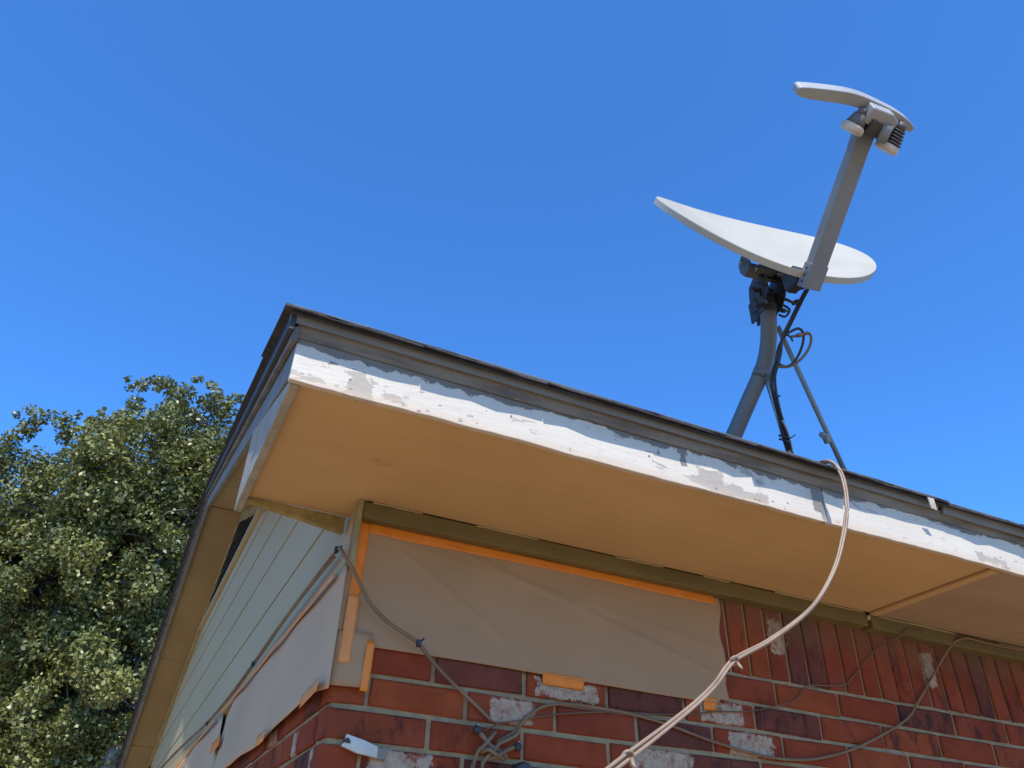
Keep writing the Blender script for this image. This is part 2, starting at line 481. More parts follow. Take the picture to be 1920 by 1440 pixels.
def tag(o, label=None, cat=None, group=None, kind=None):
    if label:
        o['label'] = label
    if cat:
        o['category'] = cat
    if group:
        o['group'] = group
    if kind:
        o['kind'] = kind

def empty(name, origin, label, cat, group=None, parent=None):
    o = bpy.data.objects.new(name, None)
    COL.objects.link(o)
    o.empty_display_size = 0.1
    place(o, origin, parent)
    tag(o, label, cat, group)
    return o

def bevel(o, w=0.003, seg=2):
    m = o.modifiers.new('bevel', 'BEVEL')
    m.width = w
    m.segments = seg
    m.limit_method = 'ANGLE'
    m.angle_limit = math.radians(40)
    return o

# ------------------------------------------------------------------ ground
gm = MB()
N_ = 48
gv, gf = [], []
rad = [0, 2, 4, 7, 11, 17, 26, 40, 70, 130, 300, 800, 2000]
for i, r in enumerate(rad):
    for k in range(N_):
        th = 2 * math.pi * k / N_
        x, y = r * math.cos(th), r * math.sin(th)
        gv.append((x, y, -GZ - 0.0 + (0.03 * math.sin(x * 0.7) * math.cos(y * 0.5) - 0.04 if r > 4 else 0) - (0.004 * r if r > 40 else 0)))
for i in range(len(rad) - 1):
    for k in range(N_):
        gf.append((i * N_ + k, i * N_ + (k + 1) % N_, (i + 1) * N_ + (k + 1) % N_, (i + 1) * N_ + k))
gm.add(gv, gf, True)
obj('ground', gm, M['ground'], origin=(0, 0, -GZ), kind='structure')

# ------------------------------------------------------------------ house
L, H = 0.254, 0.0775
XE = 6.0                       # far end of the front that is modelled
YR, ZR = 3.5, 1.664            # ridge line of the gable, underside of the rake boards
YB = 7.75                      # far eave
M1, M2 = 0.345, 0.30           # slopes of the two roof planes
YF = -0.543                    # front face of the fascia
def zb(y):                     # underside of rake boards
    return ZR - M1 * (YR - y) if y <= YR else ZR - M2 * (y - YR)
def zt(y):                     # top of the roof sheet
    return zb(y) + 0.142
def xr(y):                     # outer face of the rake board
    return -0.302 + (min(max(y, -0.6), YR) + 0.54) * 0.0505 / 4.04

house = empty('house', (0, 0, -GZ), 'red brick house corner with peeling white fascia, tan soffit and low gable roof', 'house')

# --- brick walls
front = obj('brick_wall', MB().box(0.012, XE, 0.009, 0.10, -GZ, 0.58), M['mortar'], house, label='front brick wall in shade under the eave with soldier course on top')
side = obj('brick_wall', MB().box(0.009, 0.10, 0.012, YB - 0.55, -GZ, 0.10), M['mortar'], house, label='gable end brick wall below pale siding')

def brick_mesh(w, h, d, seed, axis):
    """brick face w x h with eased, slightly uneven edges; local origin at the lower left corner"""
    r = random.Random(seed)
    j = lambda a=0.0024: r.uniform(-a, a)
    e = 0.004
    back = [(0, d, 0), (w, d, 0), (w, d, h), (0, d, h)]
    mid = [(j(), e + 0.001, j()), (w + j(), e + 0.001, j()), (w + j(), e + 0.001, h + j()), (j(), e + 0.001, h + j())]
    fr = [(e + j(), j(0.0008), e + j()), (w - e + j(), j(0.0008), e + j()), (w - e + j(), j(0.0008), h - e + j()), (e + j(), j(0.0008), h - e + j())]
    v = back + mid + fr
    f = [(8, 9, 10, 11)]
    for k in range(4):
        k2 = (k + 1) % 4
        f += [(4 + k, 4 + k2, 8 + k2, 8 + k), (k, k2, 4 + k2, 4 + k)]
    if axis == 1:
        # turn the face towards -x: local x runs along +y
        v = [(y, x, z) for x, y, z in v]
        f = [tuple(reversed(q)) for q in f]
    me = bpy.data.meshes.new('brick')
    me.from_pydata(v, [], f)
    me.materials.append(M['brick'] if axis == 0 else M['brick_side'])
    me.update()
    return me

J = 0.0125
cache = {}
def bmesh_for(w, h, d, axis):
    key = (round(w, 3), round(h, 3), axis, rnd.randrange(4))
    if key not in cache:
        cache[key] = brick_mesh(w, h, d, hash(key) & 0xffff, axis)
    return cache[key]

REDS = [(0.31, 0.060, 0.022), (0.285, 0.053, 0.020), (0.325, 0.071, 0.022), (0.262, 0.053, 0.023), (0.295, 0.063, 0.025)]
DARKS = [(0.18, 0.052, 0.034), (0.20, 0.056, 0.034), (0.165, 0.05, 0.034)]
def add_brick(wall, p, w, h, axis, dark=None):
    me = bmesh_for(w, h, 0.07, axis)
    o = bpy.data.objects.new('brick', me)
    COL.objects.link(o)
    off = rnd.uniform(-0.0015, 0.002)
    q = (p[0], p[1] + off, p[2]) if axis == 0 else (p[0] + off, p[1], p[2])
    place(o, q, wall)
    o.rotation_euler = (rnd.uniform(-0.004, 0.004), rnd.uniform(-0.004, 0.004), rnd.uniform(-0.004, 0.004))
    r = rnd.random()
    if dark is None:
        dark = 2 if r < 0.2 else (1 if r < 0.42 else 0)
    if dark == 2:
        c = rnd.choice(DARKS); a = rnd.uniform(0.5, 0.9)
    elif dark == 1:
        c = rnd.choice(REDS); a = rnd.uniform(0.3, 0.75)
    else:
        c = rnd.choice(REDS); a = 0.0
    k = rnd.uniform(0.9, 1.1)
    o.color = (c[0] * k, c[1] * k, c[2] * k, a)

darkmap = {(1, 0.38): 2, (1, 0.89): 2, (2, 1.0): 2, (3, 0.1): 1, (0, 1.2): 1, (1, 1.4): 2, (0, 1.95): 2, (1, 1.95): 1, (3, 1.15): 2, (2, 0.2): 0, (2, 0.4): 0, (2, 0.7): 0, (1, 0.13): 0, (3, 0.65): 0, (2, 1.5): 0}
for row in range(8):
    z1 = -row * H - J / 2
    z0 = z1 - (H - J)
    first = 0.094 if row % 2 == 0 else 0.256
    xs = [0.0, first]
    while xs[-1] < 3.0:
        xs.append(xs[-1] + L)
    for a, b in zip(xs[:-1], xs[1:]):
        a2 = a + (J / 2 if a > 0 else 0)
        b2 = b - J / 2
        if row == 0 and b < 1.05:
            continue           # wholly behind the masking paper
        dk = None
        for (r_, x_), v_ in darkmap.items():
            if r_ == row and a < x_ < b:
                dk = v_
        add_brick(front, (a2, 0.0, z0), b2 - a2, H - J, 0, dk)
for k in range(24):            # soldier course, standing bricks
    x0 = 1.205 - 0.0765 + k * 0.0765 + 0.004
    if x0 > 3.0:
        break
    dk = {4: 2, 5: 2, 6: 0, 15: 2, 12: 1}.get(k, 0 if rnd.random() < 0.7 else 1)
    add_brick(front, (x0, 0.0, J / 2), 0.0765 - 0.0085, 0.235, 0, dk)
for row in range(10):
    z1 = -row * H - J / 2
    z0 = z1 - (H - J)
    first = 0.256 if row % 2 == 0 else 0.094
    ys = [0.0, first]
    while ys[-1] < 3.4:
        ys.append(ys[-1] + L)
    for a, b in zip(ys[:-1], ys[1:]):
        if row in (0, 1) and b < 1.5:
            continue           # behind the side sheet of masking paper
        a2 = a + J / 2 if a > 0 else 0.0735
        if b - J / 2 - a2 < 0.015:
            continue
        add_brick(side, (0.0, a2, z0), b - J / 2 - a2, H - J, 1)

# --- siding boards on the gable
SZ = [0.115, 0.373, 0.626, 0.862, 1.10, 1.335, 1.60]
siding = obj('siding', MB().prism([(0.02, 0.0, 0.10), (0.02, YR, zb(YR)), (0.02, YB - 0.6, zb(YB - 0.6)), (0.02, YB - 0.6, 0.10)], (0.05, 0, 0)), M['slat'], house, label='pale grey green lap siding filling the gable end')
def span(z):
    """stretch of the gable below the rake at height z"""
    ya = max(-0.004, YR - (ZR - z) / M1)
    yb_ = min(YB - 0.6, YR + (ZR - z) / M2)
    return ya, yb_
for a, b in zip(SZ[:-1], SZ[1:]):
    ya0, yb0 = span(a)
    ya1, yb1 = span(min(b - 0.0035, 1.655))
    t0, t1 = 0.0, 0.003        # boards meet with a narrow open groove
    z0, z1 = a + 0.002, min(b - 0.0035, 1.655)
    v = [(t0, ya0, z0), (t0, yb0, z0), (t1, yb1, z1), (t1, ya1, z1), (0.022, ya0, z0), (0.022, yb0, z0), (0.0225, yb1, z1), (0.0225, ya1, z1)]
    obj('siding_board', MB().add(v, [(0, 3, 2, 1), (0, 1, 5, 4), (0, 4, 7, 3), (1, 2, 6, 5), (3, 7, 6, 2)]), M['siding'], siding)
# drip ledge under the siding
obj('ledge_board', MB().box(-0.010, 0.03, -0.004, YB - 0.6, 0.092, 0.113), M['cream'], siding)
bevel(obj('corner_board', MB().box(-0.006, 0.0065, -0.044, -0.006, 0.088, 0.2735), M['cream'], house), 0.002)

# --- triangular louvred vent under the gable peak
vz0 = 1.245
va, vb = span(vz0)
va, vb = max(va, 2.32), min(vb, 4.9)
vent = obj('gable_vent', MB().prism([(-0.006, va + 0.02, vz0 + 0.01), (-0.006, YR, ZR - 0.03), (-0.006, vb - 0.02, vz0 + 0.01)], (0.004, 0, 0)), M['dark'], house, label='dark triangular louvred vent under the gable peak')
for k in range(7):
    z = vz0 + 0.03 + k * 0.055
    a, b = span(z + 0.02)
    a, b = max(a, 2.3) + 0.03, min(b, 4.9) - 0.03
    if b - a < 0.1:
        break
    v = [(-0.022, a, z), (-0.022, b, z), (-0.007, b, z + 0.035), (-0.007, a, z + 0.035)]
    obj('slat', MB().prism(v, (0.0, 0.0, 0.006)), M['slat'], vent)
obj('vent_sill', MB().box(-0.024, -0.001, va - 0.02, vb + 0.02, vz0 - 0.03, vz0), M['siding'], vent)

# --- rake frieze trim along the top of the gable wall
def rake_strip(name, xa, xb, lo, hi, y0, y1, mat, parent, n=1):
    """board following the rake between y0 and y1; xa, xb are callables or numbers, lo/hi heights over zb"""
    fx = lambda f, y: f(y) if callable(f) else f
    pts = []
    for i in range(n + 1):
        y = y0 + (y1 - y0) * i / n
        pts += [(fx(xa, y), y, zb(y) + lo), (fx(xb, y), y, zb(y) + lo), (fx(xb, y), y, zb(y) + hi), (fx(xa, y), y, zb(y) + hi)]
    f = [(0, 1, 2, 3)]
    for i in range(n):
        for k in range(4):
            k2 = (k + 1) % 4
            f.append((i * 4 + k, (i + 1) * 4 + k, (i + 1) * 4 + k2, i * 4 + k2))
    f.append(tuple(n * 4 + k for k in (3, 2, 1, 0)))
    return obj(name, MB().add(pts, f), mat, parent)
for y0, y1 in ((0.085, YR), (YR, YB - 0.62)):
    bevel(rake_strip('rake_trim', -0.022, 0.012, -0.052, 0.022, y0, y1, M['cream'], house), 0.004)

# --- rake soffit panels, with open seams
for y0, y1, dz in ((0.16, 1.05, 0), (1.06, YR - 0.006, 0.002), (YR + 0.006, 5.42, 0.0), (5.43, 6.93, 0.003), (6.94, YB, 0.0)):
    rake_strip('rake_soffit_panel', lambda y: xr(y) + 0.018, -0.003, 0.024 + dz, 0.036 + dz, y0, y1, M['rake_soffit'], house)
# --- rake boards: outer face, and the inner nailing edge seen below
for y0, y1 in ((-0.541, YR), (YR, YB)):
    bevel(rake_strip('rake_board', xr, lambda y: xr(y) + 0.019, 0.0, 0.097, y0, y1, M['rake_paint'], house), 0.002)
    bevel(rake_strip('rake_moulding', lambda y: xr(y) - 0.014, lambda y: xr(y) - 0.0005, 0.080, 0.116, y0 - (0.02 if y0 < 0 else 0), y1, M['trim'], house), 0.003)
    bevel(rake_strip('rake_drip_edge', lambda y: xr(y) - 0.026, lambda y: xr(y) - 0.0145, 0.100, 0.138, y0 - (0.035 if y0 < 0 else 0), y1, M['rake_dark'], house), 0.002)
# --- boxed eave return at the corner
ret = [(-0.296, YF + 0.02, 0.2585), (-0.296, 0.17, 0.2585), (-0.296, 0.17, zb(0.17) - 0.002), (-0.296, YF + 0.02, zb(YF + 0.02) - 0.002)]
bevel(obj('eave_return', MB().prism(ret, (0.021, 0, 0)), M['return_paint'], house), 0.003)
# --- fascia boards
def fascia_board(x0, x1):
    v = []
    prof = [(YF, 0.259), (YF, 0.384), (YF + 0.019, 0.384), (YF + 0.019, 0.262)]
    n = max(2, int((x1 - x0) / 0.03))
    r = random.Random(int(x0 * 100))
    for i in range(n + 1):
        x = x0 + (x1 - x0) * i / n
        wob = 0.0012 * math.sin(x * 9) + r.uniform(-0.0012, 0.0012)
        for k, (y, z) in enumerate(prof):
            v.append((x, y + 0.001 * math.sin(x * 3.1), z + (wob if k in (0, 3) else 0)))
    f = [(3, 2, 1, 0)]
    for i in range(n):
        for k in range(4):
            k2 = (k + 1) % 4
            f.append((i * 4 + k, i * 4 + k2, (i + 1) * 4 + k2, (i + 1) * 4 + k))
    f.append(tuple(n * 4 + k for k in range(4)))
    return bevel(obj('fascia_board', MB().add(v, f), M['fascia'], house), 0.002)
fascia_board(-0.3015, 1.128)
fascia_board(1.131, 3.9)
fascia_board(3.903, XE)
# --- curled paint flakes still hanging on the scraped fascia, and its nail heads
fk = MB()
rf = random.Random(5)
for q in range(55):
    zone = rf.choice(((-0.28, 0.12), (-0.28, 0.02), (0.72, 1.0), (1.6, 2.3), (-0.25, 2.3)))
    x = rf.uniform(*zone)
    z = rf.choice((rf.uniform(0.265, 0.275), rf.uniform(0.27, 0.34), rf.uniform(0.33, 0.345)))
    w, h = rf.uniform(0.002, 0.0085), rf.uniform(0.0015, 0.004)
    li = rf.uniform(0.0004, 0.0014)
    m = 6
    v = [(x, YF - 0.0008 - li * 0.3, z)]
    for k in range(m):
        th = 2 * math.pi * k / m + rf.uniform(-0.3, 0.3)
        r_ = rf.uniform(0.6, 1.1)
        v.append((x + w * r_ * math.cos(th), YF - 0.0012 - li * max(0, math.sin(th + 0.6)), z + h * r_ * math.sin(th)))
    fk.add(v, [(0, 1 + (k + 1) % m, 1 + k) for k in range(m)])
obj('paint_flakes', fk, M['fascia'], house, kind='stuff')
for x in np.arange(-0.22, 3.2, 0.405):
    for dz in (0.29,):
        xx = float(x) + rf.uniform(-0.05, 0.05)
        dz += rf.uniform(-0.01, 0.03)
        obj('nail_head', MB().tube([(xx, YF + 0.004, dz), (xx, YF - 0.0008, dz)], 0.0024, 8), M['rake_paint'], house)
for x in np.arange(-0.15, 3.0, 0.41):
    for y in (-0.50, -0.28, -0.07):
        xx = float(x) + rf.uniform(-0.03, 0.03)
        zz = 0.2738 if xx < 1.78 else 0.2698
        obj('nail_head', MB().tube([(xx, y, zz + 0.003), (xx, y, zz - 0.0006)], 0.0028, 8), M['soffit_old'], house)
# --- lower trim and the grey drip edge over it
def run(name, x0, x1, prof, mat, parent, wob=0.0):
    n = max(2, int((x1 - x0) / 0.08))
    v, f = [], []
    m = len(prof)
    r = random.Random(int(x0 * 77) + m)
    for i in range(n + 1):
        x = x0 + (x1 - x0) * i / n
        dz = wob * (math.sin(x * 2.3) + r.uniform(-0.5, 0.5))
        v += [(x, y, z + dz) for y, z in prof]
    f.append(tuple(range(m - 1, -1, -1)))
    for i in range(n):
        for k in range(m):
            k2 = (k + 1) % m
            f.append((i * m + k, i * m + k2, (i + 1) * m + k2, (i + 1) * m + k))
    f.append(tuple(n * m + k for k in range(m)))
    return obj(name, MB().add(v, f), mat, parent)
for x0, x1 in ((-0.31, 2.42), (2.422, XE)):
    bevel(run('eave_moulding', x0, x1, [(YF - 0.0005, 0.361), (YF - 0.004, 0.361), (YF - 0.020, 0.388), (YF - 0.0005, 0.388)], M['trim'], house, 0.0008), 0.002)
for x0, x1, dz in ((-0.33, 1.548, 0.0), (1.566, 3.6, -0.006), (3.602, XE, -0.006)):
    bevel(run('drip_edge', x0, x1, [(YF - 0.0205, 0.3825 + dz), (YF - 0.027, 0.3805 + dz), (YF - 0.040, 0.4165 + dz), (YF - 0.0205, 0.4165 + dz)], M['drip'], house, 0.0006), 0.0015)
gp = MB().prism([(1.4757, -0.601, 0.3923), (1.4989, -0.601, 0.3928), (1.5114, -0.592, 0.3646), (1.4912, -0.592, 0.3665)], (0, 0.003, 0))
obj('drip_edge_flange', gp, M['drip_bare'], house)
# --- eave soffit panels
def soffit(x0, x1, dz, mat, y0=YF + 0.0195, y1=-0.042):
    return obj('soffit_panel', MB().box(x0, x1, y0, y1, 0.274 + dz, 0.286 + dz), mat, house)
obj('soffit_panel', MB().prism([(-0.2745, YF + 0.0195, 0.274), (1.786, YF + 0.0195, 0.274), (1.786, -0.042, 0.274), (0.0165, -0.042, 0.274), (0.0165, 0.086, 0.274), (-0.2745, 0.086, 0.274)], (0, 0, 0.012)), M['soffit'], house, label='clean tan soffit panel nearest the house corner')
soffit(1.806, 2.385, -0.004, M['soffit_old'])
soffit(2.391, 3.6, -0.003, M['soffit_old'])
soffit(3.604, XE, -0.003, M['soffit_old'])
obj('soffit_batten', MB().box(1.789, 1.822, YF + 0.03, -0.043, 0.266, 0.2735), M['soffit'], house)
# --- frieze boards under the soffit
bevel(run('frieze_board', 0.008, 1.775, [(-0.0415, 0.226), (-0.0415, 0.2715), (0.007, 0.2715), (0.007, 0.226)], M['frieze'], house, 0.0012), 0.003)
bevel(run('frieze_board', 1.792, XE, [(-0.0425, 0.222), (-0.0425, 0.2693), (0.007, 0.2693), (0.007, 0.222)], M['frieze'], house, 0.0012), 0.003)
v = [(-0.277, 0.0875, 0.262), (-0.008, 0.0875, 0.226), (-0.008, 0.0875, 0.2735), (-0.277, 0.0875, 0.2735)]
bevel(obj('return_frieze', MB().prism(v, (0, 0.02, 0)), M['frieze_raw'], house), 0.002)
obj('frieze_chip', MB().prism([(1.779, -0.043, 0.262), (1.789, -0.043, 0.263), (1.788, -0.043, 0.249), (1.778, -0.043, 0.248)], (0, 0.01, 0)), M['plastic'], house)
# caulk split along the frieze top
for x0, x1, zz in ((0.03, 0.17, 0.271), (0.33, 0.52, 0.2705), (0.78, 0.95, 0.2705), (1.10, 1.2, 0.2705), (1.38, 1.76, 0.2705), (1.83, 2.2, 0.266), (2.42, 2.9, 0.266)):
    P = [(x0 + (x1 - x0) * i / 6, -0.0425 - rnd.uniform(0, 0.0015), zz + rnd.uniform(-0.001, 0.001)) for i in range(7)]
    obj('caulk_bead', MB().tube(P, 0.0016, 5), M['caulk'], house)

# --- roof
roof = obj('roof', MB().add(
    [(xr(y) - 0.028, y, zt(y) - 0.004) for y in (YF - 0.045, YR, YB)] + [(XE, y, zt(y) - 0.004) for y in (YF - 0.045, YR, YB)] +
    [(xr(y) - 0.028, y, zt(y) + 0.001) for y in (YF - 0.045, YR, YB)] + [(XE, y, zt(y) + 0.001) for y in (YF - 0.045, YR, YB)],
    [(0, 1, 4, 3), (1, 2, 5, 4), (6, 9, 10, 7), (7, 10, 11, 8), (0, 3, 9, 6), (2, 8, 11, 5), (0, 6, 7, 1), (1, 7, 8, 2)]), M['shingle'], house, label='low gable roof of dark asphalt shingles')
def shingle(x0, x1, y0, lift, depth=0.30, mesh_seed=0):
    """one tab lying on the front slope: butt edge at y0, butt thickness real"""
    r = random.Random(mesh_seed)
    n = 5
    vt, vb_ = [], []
    for i in range(n + 1):
        x = x0 + (x1 - x0) * i / n
        yy = y0 + r.uniform(-0.005, 0.004)
        dz = lift + r.uniform(-0.0008, 0.0022)
        vb_.append((x, yy, zt(yy) + dz))
        vt.append((x, yy + 0.0015, zt(yy) + dz + 0.0042 + r.uniform(-0.0006, 0.0008)))
    y1 = y0 + depth
    bk = [(x1, y1, zt(y1) + lift * 0.3 + 0.004), (x0, y1, zt(y1) + lift * 0.3 + 0.004)]
    v = vb_ + vt + bk
    f = [(i, i + 1, n + 2 + i, n + 1 + i) for i in range(n)]
    f.append(tuple([n + 1 + i for i in range(n + 1)] + [2 * n + 2, 2 * n + 3]))
    f.append(tuple([i for i in range(n, -1, -1)] + [2 * n + 3, 2 * n + 2]))
    f += [(0, n + 1, 2 * n + 3), (n, 2 * n + 2, 2 * n + 1)]
    return obj('shingle', MB().add(v, f), M['shingle'], roof)
ed = YF - 0.057
for course, (yy, lift, off) in enumerate(((ed, 0.0015, 0.0), (ed + 0.005, 0.0055, 0.13), (ed + 0.145, 0.0075, 0.05))):
    x = -0.345 - off * 0.0
    first = True
    while x < 3.4:
        w = 0.305 if not first else 0.305 - off
        if abs(x + w - 1.60) < 0.15 and course < 2:
            w = 1.572 - x
        first = False
        dz = 0.0 if x < 1.57 else -0.005
        shingle(x, x + w - 0.0015, yy + rnd.uniform(-0.004, 0.005), lift + dz + rnd.uniform(0, 0.002), mesh_seed=course * 100 + int(x * 50))
        x += w
# rake-edge shingle ends, course by course, both slopes
for s_, (ya, yb_) in enumerate(((YF - 0.05, YR), (YR, YB))):
    n = int((yb_ - ya) / 0.14)
    for k in range(n):
        y0 = ya + (yb_ - ya) * k / n
        y1 = y0 + 0.26
        if y1 > yb_:
            y1 = yb_
        if s_ == 1:
            y0, y1 = yb_ - (y0 - ya), yb_ - (y1 - ya)
        xo = xr(y0) - 0.041 + rnd.uniform(-0.003, 0.003)
        th = 0.0045
        l0, l1 = 0.006 + rnd.uniform(0, 0.002), 0.002
        v = [(xo, y0, zt(y0) + l0), (xo + 0.5, y0, zt(y0) + l0), (xo + 0.5, y1, zt(y1) + l1), (xo + rnd.uniform(0, 0.004), y1, zt(y1) + l1)]
        o = obj('shingle', MB().prism(v if s_ == 0 else v[::-1], (0, 0, th)), M['shingle'], roof)

# ------------------------------------------------------------------ satellite dish
DA, DB, DN, DC = vec((0.9924, -0.0696, 0.1017)), vec((-0.0534, 0.5011, 0.8637)), vec((-0.1111, -0.8626, 0.4936)), vec((1.1198, -0.4904, 1.2677))
def DP(a, b, n):
    return DC + DA * a + DB * b + DN * n
AX = (DA, DB, DN)
foot = vec((1.148, -0.078, 0.588))
dish = empty('satellite_dish', foot, 'grey oval satellite dish on a bent mast with two struts on the roof', 'satellite dish')
RA, RB, KP = 0.41, 0.285, 0.528
mb = MB()
NR, NT_ = 9, 80
vs, fs = [], []
def dring(r, dn, scale=1.0):
    out = []
    for k in range(NT_):
        th = 2 * math.pi * k / NT_
        a, b = RA * r * math.cos(th) * scale, RB * r * math.sin(th) * scale
        out.append(DP(a, b, KP * (a * a + b * b) + dn))
    return out
rings = [dring(i / NR, 0.0) for i in range(1, NR + 1)]
rings += [dring(1.0, 0.0, 1.006), dring(1.0, -0.003, 1.010), dring(1.0, -0.0225, 1.014), dring(1.0, -0.0225, 1.006), dring(1.0, -0.006, 0.992)]
rings += [dring(i / NR, -0.006) for i in range(NR - 1, 0, -1)]
vs = [DP(0, 0, 0)] + [p for r in rings for p in r] + [DP(0, 0, -0.006)]
fs = [(0, 1 + k, 1 + (k + 1) % NT_) for k in range(NT_)]
for i in range(len(rings) - 1):
    for k in range(NT_):
        k2 = (k + 1) % NT_
        fs.append((1 + i * NT_ + k, 1 + (i + 1) * NT_ + k, 1 + (i + 1) * NT_ + k2, 1 + i * NT_ + k2))
last = 1 + (len(rings) - 1) * NT_
fs += [(len(vs) - 1, last + (k + 1) % NT_, last + k) for k in range(NT_)]
mb.add(vs, fs, True)
for i in range(NT_ * (NR - 1) + NT_, NT_ * (NR + 5)):
    mb.sm[i] = False
obj('reflector', mb, M['dish'], dish)

# back frame behind the reflector
fr = MB()
fr.obox(DP(0.01, -0.085, -0.040), AX, (0.092, 0.014, 0.022))
fr.obox(DP(0.045, -0.055, -0.030), AX, (0.05, 0.02, 0.012))
for a in (-0.085, 0.095):
    fr.prism([DP(a, -0.105, -0.03), DP(a, -0.09, -0.008), DP(a, -0.035, -0.008), DP(a, -0.045, -0.045), DP(a, -0.07, -0.06), DP(a, -0.10, -0.055)], DA * 0.008)
back = bevel(obj('back_frame', fr, M['mast'], dish), 0.002)
for (a, b) in ((-0.10, -0.07), (0.11, -0.10), (-0.06, -0.105), (0.03, -0.105)):
    obj('bolt', MB().bolt(DP(a, b, -0.012), -DN + 0.3 * -DB, 0.0075, 0.022), M['zinc'], back)
# mast: straight foot tube, swept bend, upright head
MT = spline([foot, (1.1679, -0.2004, 0.7258), (1.1814, -0.2729, 0.8149), (1.1927, -0.3267, 0.8802)], 6)
pv = vec((1.1684, -0.4364, 1.0418))
MT += spline([(1.1955, -0.3402, 0.8966), (1.1947, -0.3718, 0.9393), (1.1861, -0.403, 0.9863), pv, pv + vec((0, 0, 0.05))], 6)[1:]
MT += [pv + vec((0, 0, 0.09))]
obj('mast', MB().tube(MT, 0.0268, 20), M['mast'], dish)
top = pv + vec((0, 0, 0.09))
# foot plate lying on the roof slope
nrm = vec((0, -M1, 1)) / math.hypot(1, M1)
slp = vec((0, 1, M1)) / math.hypot(1, M1)
fp = MB()
fp.obox(vec((1.148, -0.06, zt(-0.06) + 0.014)), (vec((1, 0, 0)), slp, nrm), (0.065, 0.11, 0.004))
for s_ in (-1, 1):
    fp.obox(vec((1.148 + s_ * 0.031, -0.07, zt(-0.07) + 0.045)), (vec((1, 0, 0)), slp, nrm), (0.002, 0.04, 0.032))
obj('foot_plate', fp, M['mast'], dish)
# swivel clamp round the mast head and elevation bracket up to the back frame
cl = MB()
cl.tube([top - vec((0, 0, 0.075)), top + vec((0, 0, 0.012))], 0.0315, 20)
cl.tube([top - vec((0, 0, 0.050)), top - vec((0, 0, 0.040))], 0.0345, 20)
cl.tube([top + vec((0, 0, 0.0)), top + vec((0, 0, 0.018))], 0.034, 20)
side_x = vec((1, 0, 0))
for s_ in (-1, 1):
    cl.obox(top + vec((s_ * 0.012, 0.045, -0.03)), (side_x, vec((0, 1, 0)), vec((0, 0, 1))), (0.003, 0.02, 0.042))
    cl.obox(top + vec((s_ * 0.038, -0.008, -0.02)), (side_x, vec((0, 1, 0)), vec((0, 0, 1))), (0.006, 0.016, 0.03))
clamp = bevel(obj('mast_clamp', cl, M['bracket'], dish), 0.002)
el = MB()
pb = DP(0.01, -0.07, -0.05)
for s_ in (-1, 1):
    x_ = s_ * 0.036
    q = [top + vec((x_, 0.035, -0.06)), top + vec((x_, -0.03, -0.055)), top + vec((x_, -0.058, -0.01)), pb + DA * x_ - DB * 0.055 + DN * 0.012, pb + DA * x_ + DB * 0.005 + DN * 0.012, top + vec((x_, 0.028, 0.05)), top + vec((x_, 0.035, 0.0))]
    el.prism(q, side_x * 0.004)
el.prism([pb - DA * 0.045 - DB * 0.05, pb + DA * 0.05 - DB * 0.05, pb + DA * 0.05 + DB * 0.02, pb - DA * 0.045 + DB * 0.02], DN * 0.006)
elev_b = bevel(obj('elevation_bracket', el, M['bracket'], dish), 0.001)
for k, (px, dz_) in enumerate(((-0.046, 0.004), (-0.046, -0.045), (0.048, 0.004), (0.048, -0.045))):
    obj('bolt', MB().bolt(top + vec((px * 0.8, -0.012, dz_)), (math.copysign(1, px), -0.25, 0), 0.008, 0.034), M['bracket'], clamp)
obj('knob', MB().tube(spline([top + vec((-0.035, -0.03, -0.055)), top + vec((-0.05, -0.035, -0.057)), top + vec((-0.062, -0.04, -0.06))], 3), 0.013, 12), M['rubber'], clamp)
# long fine-tuning bolts and link on the right of the clamp
lk = MB()
lk.tube(spline([top + vec((0.035, -0.02, -0.02)), top + vec((0.06, -0.04, -0.055)), top + vec((0.045, -0.03, -0.085)), top + vec((0.028, -0.02, -0.075))], 5), 0.004, 8)
lk.tube([top + vec((0.035, -0.03, 0.0)), top + vec((0.08, -0.05, -0.03))], 0.005, 8)
lk.bolt(top + vec((0.075, -0.045, -0.032)), (0.6, -0.3, 0.5), 0.009, 0.03)
obj('tuning_link', lk, M['bracket'], dish)

# feed arm
FO = DC + DN * 0.5162 + DB * -0.2269
a0 = vec((1.1453, -0.6406, 1.0094))
a1 = vec((1.0841, -1.045, 1.3393))
ad = (a1 - a0) / np.linalg.norm(a1 - a0)
aw = DA - ad * (DA @ ad)
aw /= np.linalg.norm(aw)
an = np.cross(ad, aw)
arm = MB()
LA = np.linalg.norm(a1 - a0)
def rect(c, w, h):
    return [c - aw * w - an * h, c + aw * w - an * h, c + aw * w + an * h, c - aw * w + an * h]
secs = [(0.0, 0.0285, 0.017), (0.3, 0.0285, 0.017), (0.8 * LA, 0.0285, 0.016), (0.9 * LA, 0.032, 0.015), (LA - 0.02, 0.026, 0.015)]
vs = [p for (s_, w, h) in secs for p in rect(a0 + ad * s_, w, h)]
fs = [(3, 2, 1, 0)]
for i in range(len(secs) - 1):
    for k in range(4):
        k2 = (k + 1) % 4
        fs.append((i * 4 + k, i * 4 + k2, (i + 1) * 4 + k2, (i + 1) * 4 + k))
n4 = (len(secs) - 1) * 4
fs.append(tuple(n4 + k for k in range(4)))
armo = bevel(obj('feed_arm', MB().add(vs, fs), M['arm'], dish), 0.003)
sl_ = MB()
vs = rect(a0 - ad * 0.002, 0.0312, 0.0195) + rect(a0 + ad * 0.075, 0.0312, 0.0195)
sl_.add(vs, [(3, 2, 1, 0), (4, 5, 6, 7)] + [(k, (k + 1) % 4, 4 + (k + 1) % 4, 4 + k) for k in range(4)])
sleeve = bevel(obj('arm_sleeve', sl_, M['arm'], dish), 0.002)
